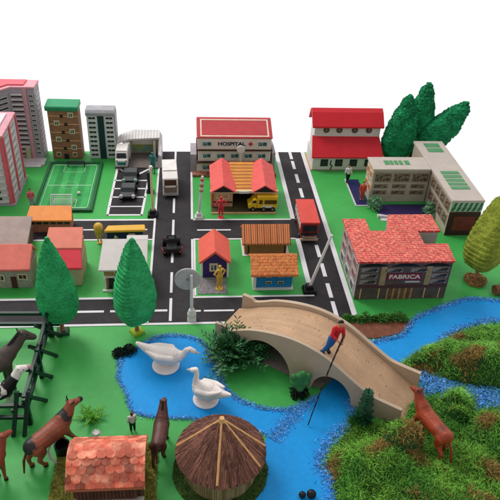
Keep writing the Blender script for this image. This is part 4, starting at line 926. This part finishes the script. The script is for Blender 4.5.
# ================================================================== FENCE
t = thing('fence', 'dark green plastic paddock fence with slanting braces around the cow and the grey horse', 'fence', (-2.2, 7.72, 0))
def L_(x, y, z): return Vector((x+2.2, y-7.72, z))
def bar(a, b, w_, nm, n=4):
    MB().cone(L_(*a), L_(*b), w_, w_, n).build(nm, DGREEN, t)
for z in (.25, .46): bar((-6, 7.82, z), (-2.02, 7.72, z), .034, 'rail')
for x in (-2.2, -3.25, -4.3): bar((x, 7.75, 0), (x+.04, 7.75, .56), .045, 'post'); bar((x-.12, 7.62, 0), (x+.1, 7.80, .5), .03, 'brace')
for y in (7.72, 6.85, 6.0): bar((-2.16, y, 0), (-2.16, y, .56), .042, 'post')
for y in (7.72, 7.28, 6.85, 6.4): bar((-2.02, y, 0), (-2.26, y-.42, .60), .03, 'brace'); bar((-2.32, y-.05, 0), (-2.10, y-.36, .60), .03, 'brace')
for z in (.30, .52): bar((-2.16, 7.74, z), (-2.16, 5.92, z), .032, 'rail')
for z in (.18, .40): bar((-6, 6.02, z), (-2.12, 5.96, z), .032, 'rail')
for x in (-2.2, -2.34): bar((x, 5.80, 0), (x+.10, 6.0, .62), .036, 'post')
bar((-3.2, 5.98, 0), (-3.2, 5.98, .58), .042, 'post')

# ================================================================== ANIMALS
HOOF = M('dark hoof', '241a17', .5)
def animal(name, label, cat, loc, rz, S, mat, mane=None, head=(.62, .88), muzzle=(.84, .76), horn=False, ear=.07, tail=(-.62, .30), legs=None, thick=1., group=None, neckup=.0, tailm=None, muzm=None, pitch=0, headyaw=0):
    """four-legged body along +x: deep chest, tucked belly, jointed legs (knee low in front, hock behind), one skin"""
    t = thing(name, label, cat, loc, rz, group); t.rotation_euler = (0, -pitch, rz)
    T_ = thick; hx, hz_ = head; mx, mz = muzzle
    def V(x, y, z): return Vector((x, y, z))*S
    hy, my = sin(headyaw)*(hx-.38), sin(headyaw)*(mx-.38)
    sg = [((-.36, 0, .60), .145*T_, (-.10, 0, .58), .150*T_), ((-.10, 0, .58), .150*T_, (.24, 0, .58), .165*T_), ((.24, 0, .60), .160*T_, (.36, 0, .66), .135*T_),
          ((-.40, 0, .62), .13*T_, (-.42, 0, .66), .10*T_), ((.32, 0, .66), .14*T_, ((.34+hx)/2+.01, hy*.5, (.66+hz_)/2-.02+neckup), .105*T_), (((.34+hx)/2+.01, hy*.5, (.66+hz_)/2-.02+neckup), .105*T_, (hx, hy, hz_), .088),
          ((hx, hy, hz_), .092, ((hx+mx)/2, (hy+my)/2, (hz_+mz)/2), .072), (((hx+mx)/2, (hy+my)/2, (hz_+mz)/2), .072, (mx, my, mz), .054),]
    lg = legs or {'fl': (0, 0), 'fr': (.0, 0), 'bl': (0, 0), 'br': (.0, 0)}
    for k, s in (('fl', 1), ('fr', -1)):
        a, b = lg[k]; sg += [((.27, s*.09, .56), .085*T_, (.28+a*.5, s*.10, .34), .048*T_), ((.28+a*.5, s*.10, .34), .046*T_, (.27+a+b, s*.10, .07), .030*T_), ((.27+a+b, s*.10, .07), .032*T_, (.30+a+b, s*.10, .03), .036*T_)]
    for k, s in (('bl', 1), ('br', -1)):
        a, b = lg[k]; sg += [((-.36, s*.08, .56), .11*T_, (-.30+a*.4, s*.10, .40), .068*T_), ((-.30+a*.4, s*.10, .40), .064*T_, (-.43+a*.8, s*.10, .25), .036*T_), ((-.43+a*.8, s*.10, .25), .036*T_, (-.38+a+b, s*.10, .06), .028*T_), ((-.38+a+b, s*.10, .06), .03*T_, (-.34+a+b, s*.10, .03), .036*T_)]
    sg = [(Vector(a)*S, r*S, Vector(b)*S, q*S) for a, r, b, q in sg]
    for s in (-1, 1): sg.append((V(hx-.03, hy+s*.045, hz_+.05), .024*S, V(hx-.05, hy+s*.085, hz_+.06+ear), .010*S))
    organic('body', sg, mat, t, vox=.012*max(S, .6), smooth=14)
    tx, tz = tail
    organic('tail', [(V(-.49, 0, .64), .030*S, V((-.5+tx)/2-.03, 0, (.64+tz)/2+.05), .028*S), (V((-.5+tx)/2-.03, 0, (.64+tz)/2+.05), .03*S, V(tx, 0, tz), .020*S)], tailm or mat, t, vox=.010)
    if mane: organic('mane', [(V(.36, 0, .78), .03*S, V((.34+hx)/2-.03, hy*.5, (.66+hz_)/2+.08+neckup), .035*S), (V((.34+hx)/2-.03, hy*.5, (.66+hz_)/2+.08+neckup), .035*S, V(hx-.04, hy, hz_+.07), .03*S)], mane, t, vox=.010)
    if horn:
        for s in (-1, 1): MB().path([V(hx-.01, hy+s*.05, hz_+.06), V(hx, hy+s*.10, hz_+.11), V(hx+.02, hy+s*.10, hz_+.18)], [.018*S, .013*S, .004*S], 8).build('horn', BLACK, t, True)
    if muzm: organic('muzzle', [(V(mx-.015, my, mz+.008), .061*S, V(mx+.014, my, mz), .054*S)], muzm, t, vox=.008)
    for s in (-1, 1): MB().cone(V(hx+.06, hy+s*.070, hz_+.01), V(hx+.06, hy+s*.086, hz_+.01), .012*S, .009*S, 8).build('eye', BLACK, t)
    for k, s in (('fl', 1), ('fr', -1)): a, b = lg[k]; MB().cone(V(.285+a+b, s*.10, .0), V(.285+a+b, s*.10, .055), .046*S, .038*S, 14).build('hoof', HOOF, t)
    for k, s in (('bl', 1), ('br', -1)): a, b = lg[k]; MB().cone(V(-.36+a+b, s*.10, .0), V(-.36+a+b, s*.10, .055), .046*S, .038*S, 14).build('hoof', HOOF, t)
    return t
HB = M('grey brown horse coat', '4e443f', .5, .2, 4, bump=.35, bscale=28); HB2 = M('dark chestnut coat', '5c2f25', .45, .25, 5, bump=.35, bscale=28, col2='2c1512', pat='softnoise', pscale=3, pw=.55, spec=.4)
COW = M('white coat with black patches', 'e6ded8', .5, .05, 5, bump=.35, bscale=28, col2='191718', pat='spots', spots=[(-.03, -.02, .46, .13), (.24, -.03, .46, .12), (-.27, 0, .48, .12), (.10, -.12, .34, .07), (.36, 0, .55, .05)])
BB = M('chestnut coat with black patches', '8a4630', .5, .25, 6, bump=.35, bscale=28, col2='22201f', pat='spots', spots=[(-.27, 0, .42, .125), (.25, .0, .50, .085), (-.1, -.1, .30, .05)], spec=.4)
RCO = M('reddish brown coat', '8a4230', .45, .15, 5, bump=.35, bscale=28); ORC = M('orange red coat', 'a8421f', .45, .2, 5, bump=.35, bscale=28, col2='5e2414', pat='softnoise', pscale=4, pw=.55, spec=.4)
animal('horse', 'dark grey brown toy horse standing behind the black and white cow in the paddock', 'horse', (-2.76, 6.56, 0), R_(40), .86, HB, mane=BLACK, head=(.64, .90), muzzle=(.82, .74))
animal('cow', 'white toy cow with black patches and raised head inside the paddock fence', 'cow', (-2.62, 6.17, 0), R_(35), .66, COW, head=(.60, .94), muzzle=(.78, .90), thick=1.0, muzm=M('pink muzzle', 'c99a9a', .5), tail=(-.6, .25))
animal('cow', 'chestnut toy cow with black patches and short horns walking beside the red tiled hut', 'cow', G(53, 454), R_(50), .66, BB, head=(.58, .90), muzzle=(.80, .84), horn=True, thick=1.25, muzm=BLACK, tail=(-.66, .12),
       legs={'fl': (.05, .02), 'fr': (.16, .06), 'bl': (-.04, -.02), 'br': (.08, .02)}, tailm=M('dark red brown tail', '5c2a20', .5))
animal('calf', 'small reddish brown toy calf at the lower left corner of the board', 'calf', (-2.42, 5.02, 0), R_(62), .60, RCO, head=(.52, 1.0), muzzle=(.74, .92), neckup=.02)
animal('horse', 'dark chestnut toy horse seen from behind between the red hut and the round hut', 'horse', G(161, 449), R_(84), .56, HB2, mane=BLACK, thick=1.15, head=(.60, .92), muzzle=(.80, .80), legs={'fl': (.0, 0), 'fr': (.04, .0), 'bl': (-.08, -.06), 'br': (.10, .06)})
animal('foal', 'orange red toy foal with pointed ears stepping up to the near end of the footbridge', 'foal', G(427, 441, .1)+Vector((0, 0, -.02)), R_(110), .66, ORC, head=(.56, .90), muzzle=(.74, .84), thick=1.1, ear=.09, legs={'fl': (.14, -.02), 'fr': (.0, .0), 'bl': (-.1, -.04), 'br': (.06, .0)}, tail=(-.7, .10))

# ================================================================== HUTS
MOSSB = M('brown green moss mat', '7c7a34', .9, .25, 8, island=.5)
def mat_tufts(mb, inside, x0, x1, y0, y1, n, s, h, rr):
    for _ in range(n):
        x, y = rr.uniform(x0, x1), rr.uniform(y0, y1)
        if not inside(x, y): continue
        a = rr.random()*6.28; d = Vector((cos(a)*.7, sin(a)*.7, rr.uniform(.3, 1.2))).normalized()*rr.uniform(.5, 1)*h; w_ = Vector((-sin(a), cos(a), 0))*s
        p = Vector((x, y, .01)); mb.add([p-w_, p+w_, p+d], [(0, 1, 2)])
SCAL = M('terracotta scallop tile', 'c4604a', .6, .15, 10, island=.5, col2='e8a284', pat='softnoise', pscale=9, pw=.6, bump=.15)
ex = G(64, 490, .48); ex2 = G(142, 486, .48); bk = G(76, 436, .80); bk2 = G(144, 432, .80)
HX = ex.x+.02; HY = ex.y; HWd = ex2.x-ex.x; HD = .36
t = thing('tiled_hut', 'log walled toy hut with a curved roof of terracotta scallop tiles at the front left', 'hut', (HX, HY, 0))
LOGW = M('dark log wall', '5a3a30', .7, .2, 10, island=.2)
MB().box(.06, HWd-.06, .14, HD*1.7, 0, .44).build('wall', M('dark hut wall', '3f2a24'), t)
lg_ = MB()
for i in range(int((HWd-.12)/.042)): lg_.cone((.08+.042*i, .13, 0), (.08+.042*i, .13, .50), .022, .022, 10)
for i in range(8): lg_.cone((.05, .16+.06*i, 0), (.05, .16+.06*i, .5), .022, .022, 8); lg_.cone((HWd-.05, .16+.06*i, 0), (HWd-.05, .16+.06*i, .5), .022, .022, 8)
lg_.build('log', LOGW, t)
MB().box(.04, HWd-.02, .02, .14, .0, .1).build('step', M('grey white base', 'a9a09a'), t)
def rz_(v): return .48+.22*math.sin(v*pi/2) if v <= 1 else .48+.22*math.sin(max(0, 2-v)*pi/2)
rf = MB(); N = 24
pr = [(HD*2*i/N, rz_(2*i/N)-.02) for i in range(N+1)]
rf.ext(pr+[(p[0], p[1]-.03) for p in reversed(pr)], 'x', 0, HWd).build('roof', M('roof underlay', 'b0604a', .6, .1), t)
sc = MB(); rows = 5; cols = 8; tw = HWd/cols
for j in range(rows*2):
    v = 1.0-(j+1)/rows if j < rows else 1.0+(j-rows+1)/rows
    sgn = 1 if j < rows else -1
    v0 = 1-(j/rows) if j < rows else 1+(j-rows)/rows
    for i in range(cols+1):
        cx = tw*(i+(0 if j % 2 else .5)); pts = []
        for a in range(9):
            an = pi*a/8; x = cx-tw*.5*cos(an); dv = sin(an)*.55/rows
            if x < -.012 or x > HWd+.012: x = min(max(x, -.012), HWd+.012)
            vv = (v0-sgn*(1/rows)*1.0-sgn*dv*.9) if True else v; vv = min(max(vv, -.02), 2.02); pts.append((x, vv*HD, rz_(min(max(vv, 0), 2))+.012))
        x0, x1 = pts[0][0], pts[-1][0]
        if x1-x0 < .01: continue
        top = [(x1, v0*HD, rz_(v0)+.0), (x0, v0*HD, rz_(v0)+.0)]
        V_ = pts+top; n = len(V_); sc.add([(p[0], p[1], p[2]+rr.uniform(0, .003)) for p in V_]+[(p[0], p[1], p[2]-.012) for p in V_], [tuple(range(n)), tuple(range(2*n-1, n-1, -1))]+[(k, (k+1) % n, n+(k+1) % n, n+k) for k in range(n)])
sc.build('roof_tile', SCAL, t)
for x in (-.012, HWd-.008):
    q = MB(); q.ext([(p[0], p[1]+.025) for p in pr]+[(p[0], p[1]-.04) for p in reversed(pr)], 'x', x, x+.02); q.build('verge', M('pale salmon trim', 'dc9474'), t)

hc = G(221, 449, .42); hc.z = 0; RR = .54
t = thing('round_hut', 'round toy hut with a brown thatched roof and four bamboo strips at the front', 'hut', hc)
mb = MB()
for i in range(90):
    a = 2*pi*i/90; mb.cone((.43*cos(a), .43*sin(a), 0), (.43*cos(a), .43*sin(a), .42), .02, .018, 6)
mb.build('wall', M('olive brown reed wall', '8c7a58', .8, .2, 8, island=.4), t)
THA = M('brown thatch', '784f42', .8, .25, 6, island=.55, bump=.4, bscale=40)
th = MB(); th.lathe([(RR-.02, .36), (RR-.03, .40), (.3, .67), (.02, .92)], n=48); th.build('roof', M('thatch underlay', '38221b', .9), t)
th = MB(); rr = random.Random(9)
for i in range(5200):
    a = rr.random()*2*pi; u0 = rr.random()**.6*.8; u1 = min(1.04, u0+rr.uniform(.2, .4)); r0, r1 = .02+u0*(RR-.02), .02+u1*(RR-.02); aa = a+rr.gauss(0, .05)
    z0, z1 = .93-.52*u0**1.02, .93-.52*u1**1.02; w_ = Vector((-sin(a), cos(a), 0))*rr.uniform(.004, .010); l = rr.uniform(.004, .035)
    p, q = Vector((r0*cos(a), r0*sin(a), z0+l)), Vector((r1*cos(aa), r1*sin(aa), z1+l*.7))
    th.add([p-w_, p+w_, q+w_, q-w_], [(0, 1, 2, 3)])
th.build('thatch', THA, t)
BAM = M('pale bamboo strip', 'd9a56c', .5, .15, 10)
for px, py in ((176, 446), (216.5, 491), (263, 468), (265, 446)):
    q = G(px, py, .44)-hc; d = Vector((q.x, q.y, 0)).normalized()*RR*1.0
    a_, b_ = Vector((0, 0, .965)), Vector((d.x, d.y, .445)); m_ = a_.lerp(b_, .5)+Vector((0, 0, .0)); MB().path([a_, m_, b_], [.016, .017, .015], 8).build('bamboo_strip', BAM, t)
MB().cone((0, 0, .90), (0, 0, .99), .05, .03, 12).build('roof_cap', BAM, t)
rr = random.Random(21)
mm = MB().prism([(-.60, -.5), (HWd+.25, -.5), (HWd+.18, HD*1.5), (-.14, HD*1.35)], .001, .012)
mm = MB().prism([(-.34, -.9), (HWd+.13, -.9), (HWd+.11, .98), (-.26, .98)], .001, .012)
mat_tufts(mm, lambda x, y: True, -.29, HWd+.12, -.9, .98, 16000, .006, .045, rr)
o = mm.build('moss_mat', MOSSB, None); o.location = (HX, HY, 0); tag(o, 'brown green moss mat under the red tiled hut', 'moss mat')
mm = MB().lathe([(.60, .001), (.60, .012), (.3, .012)], n=40); mat_tufts(mm, lambda x, y: x*x+y*y < .36, -.6, .6, -.6, .6, 6000, .006, .05, rr)
o = mm.build('moss_mat', M('dark green moss mat', '3f5a26', .9, .25, 8, island=.5), None); o.location = hc; tag(o, 'dark green moss mat under the round thatched hut', 'moss mat')
t = thing('basket', 'black plastic basket with a pale curved handle beside the red tiled hut', 'basket', G(63, 452))
MB().lathe([(.09, 0), (.10, .16), (.08, .16), (.09, .03), (.001, .03)], n=20).build('bowl', BLACK, t)
MB().path([(-.125, -.04, .20), (-.15, -.10, .16), (-.12, -.16, .09), (-.05, -.18, .02)], .014, 8).build('handle', M('pale grey plastic', 'b9b2b4', .5), t)
t = thing('flower', 'small white flower peeping over the back of the red tiled hut', 'flower', G(98, 446))
MB().cone((0, 0, 0), (0, 0, .24), .01, .01, 6).build('stem', LEAFM, t); mb = MB()
for i in range(6): a = i*pi/3; mb.cone((0, 0, .24), (.05*cos(a), .05*sin(a), .26), .015, .02, 8)
mb.build('petal', WPAINT, t)
person('small figure with brown hair and a white shirt standing behind the red tiled hut', G(133, 431), R_(200), .36, SKIN, WPAINT, BLACK, M('red brown hair', '6e3524', .6))

# ================================================================== MOSS (right)
mounds = [(G(480, 372), .62, .38, .36), (G(430, 358), .50, .26, .24), (G(398, 452), .30, .24, .42), (G(384, 470), .55, .40, .25), (G(455, 412), .27, .22, .30), (G(440, 500), .9, .5, .20), (G(500, 445), .45, .45, .32), (G(350, 480), .25, .5, .10), (G(470, 470), .5, .4, .18)]
mpoly = [G(*p) for p in ((352, 420), (372, 424), (400, 420), (418, 398), (436, 400), (446, 412), (470, 416), (520, 400), (620, 420), (620, 560), (330, 560), (336, 495), (334, 478), (326, 468), (330, 452), (342, 440))]
mpoly2 = [G(*p) for p in ((398, 366), (432, 349), (450, 338), (478, 328), (520, 325), (600, 325), (600, 396), (500, 388), (470, 385), (440, 378), (418, 374))]
mpoly3 = [G(*p) for p in ((432, 404), (445, 392), (462, 388), (475, 400), (470, 416), (446, 418))]
def inside(poly, x, y):
    r = False; n = len(poly)
    for i in range(n):
        a, b = poly[i], poly[(i+1) % n]
        if (a.y > y) != (b.y > y) and x < (b.x-a.x)*(y-a.y)/(b.y-a.y)+a.x: r = not r
    return r
def mh(x, y):
    z = .03
    for c, rx, ry, h in mounds:
        q = ((x-c.x)/rx)**2+((y-c.y)/ry)**2
        if q < 1: z = max(z, 1.2*h*(1-q)**.55)
    z = z+.09*noise.noise(Vector((x*3.3, y*3.3, 0)))+.035*noise.noise(Vector((x*12, y*12, 3)))
    e = 9
    for q in (mpoly, mpoly2, mpoly3):
        if inside(q, x, y):
            for i in range(len(q)):
                a = q[i]; b = q[(i+1) % len(q)]; dx, dy = b.x-a.x, b.y-a.y; u = max(0, min(1, ((x-a.x)*dx+(y-a.y)*dy)/(dx*dx+dy*dy))); e = min(e, math.hypot(x-a.x-u*dx, y-a.y-u*dy))
    return z*min(1, (e/.16))**.6+.004
def moss(name, polys, n, seed, label, col, brown, step=.035):
    rr = random.Random(seed); xs = [p.x for q in polys for p in q]; ys = [p.y for q in polys for p in q]; x0, x1, y0, y1 = min(xs), min(max(xs), XR), max(min(ys), 3.6), max(ys)
    ok = lambda x, y: any(inside(q, x, y) for q in polys) and x < XR
    base = MB(); nx, ny = int((x1-x0)/step), int((y1-y0)/step); idx = {}
    for i in range(nx+1):
        for j in range(ny+1):
            x, y = x0+i*step, y0+j*step; idx[i, j] = len(base.v); base.v.append((x, y, (mh(x, y) if ok(x, y) else -.01)))
    for i in range(nx):
        for j in range(ny):
            if ok(x0+i*step, y0+j*step) or ok(x0+(i+1)*step, y0+(j+1)*step): base.f.append((idx[i, j], idx[i+1, j], idx[i+1, j+1], idx[i, j+1])); base.m.append(0)
    k = 0
    while k < n:
        x, y = rr.uniform(x0, x1), rr.uniform(y0, y1)
        if not ok(x, y): continue
        k += 1; z = mh(x, y); br = noise.noise(Vector((x*2.6+3, y*2.6, 7)))+.28*(z > .22)
        mi = 2 if br > .40+rr.uniform(-.1, .1) else 1
        p = Vector((x, y, z-.01)); a = rr.random()*6.283; el = rr.uniform(.15, 1.4); L = rr.uniform(.045, .12)
        d = Vector((cos(a)*cos(el), sin(a)*cos(el), sin(el)))*L; w_ = Vector((-sin(a), cos(a), 0))*rr.uniform(.003, .007)
        m_ = p+d*.6+Vector((0, 0, L*.12)); e = p+d*1.05+Vector((cos(a+1)*L*.3, sin(a+1)*L*.3, -L*.15))
        base.add([p-w_, p+w_, m_+w_*.8, m_-w_*.8], [(0, 1, 2, 3)], mi); b = len(base.v)
        base.v.append(tuple(e)); base.f.append((b-2, b-1, b)); base.m.append(mi)
    o = base.build(name, [M('dark moss ground', '2d5a2a', .9, .3, 10, bump=.8, bscale=30), col, brown]); return tag(o, label, 'moss', kind='stuff')
MG = M('bright green moss', '78ab40', .7, .3, 3, island=.6, spec=.1, col2='4f8a34', pat='softnoise', pscale=2.2, pw=.5); MBn = M('brown moss', '8f7440', .8, .25, 5, island=.5, spec=.1); MG2 = M('mid green moss', '6fa844', .7, .45, 4, island=.55, spec=.15)
moss('moss', [mpoly], 46000, 1, 'thick bright green moss covering the front right corner of the board', MG, MBn)
moss('moss', [mpoly2, mpoly3], 20000, 2, 'green and brown moss mounds between the river and the glitter patch', MG2, MBn)
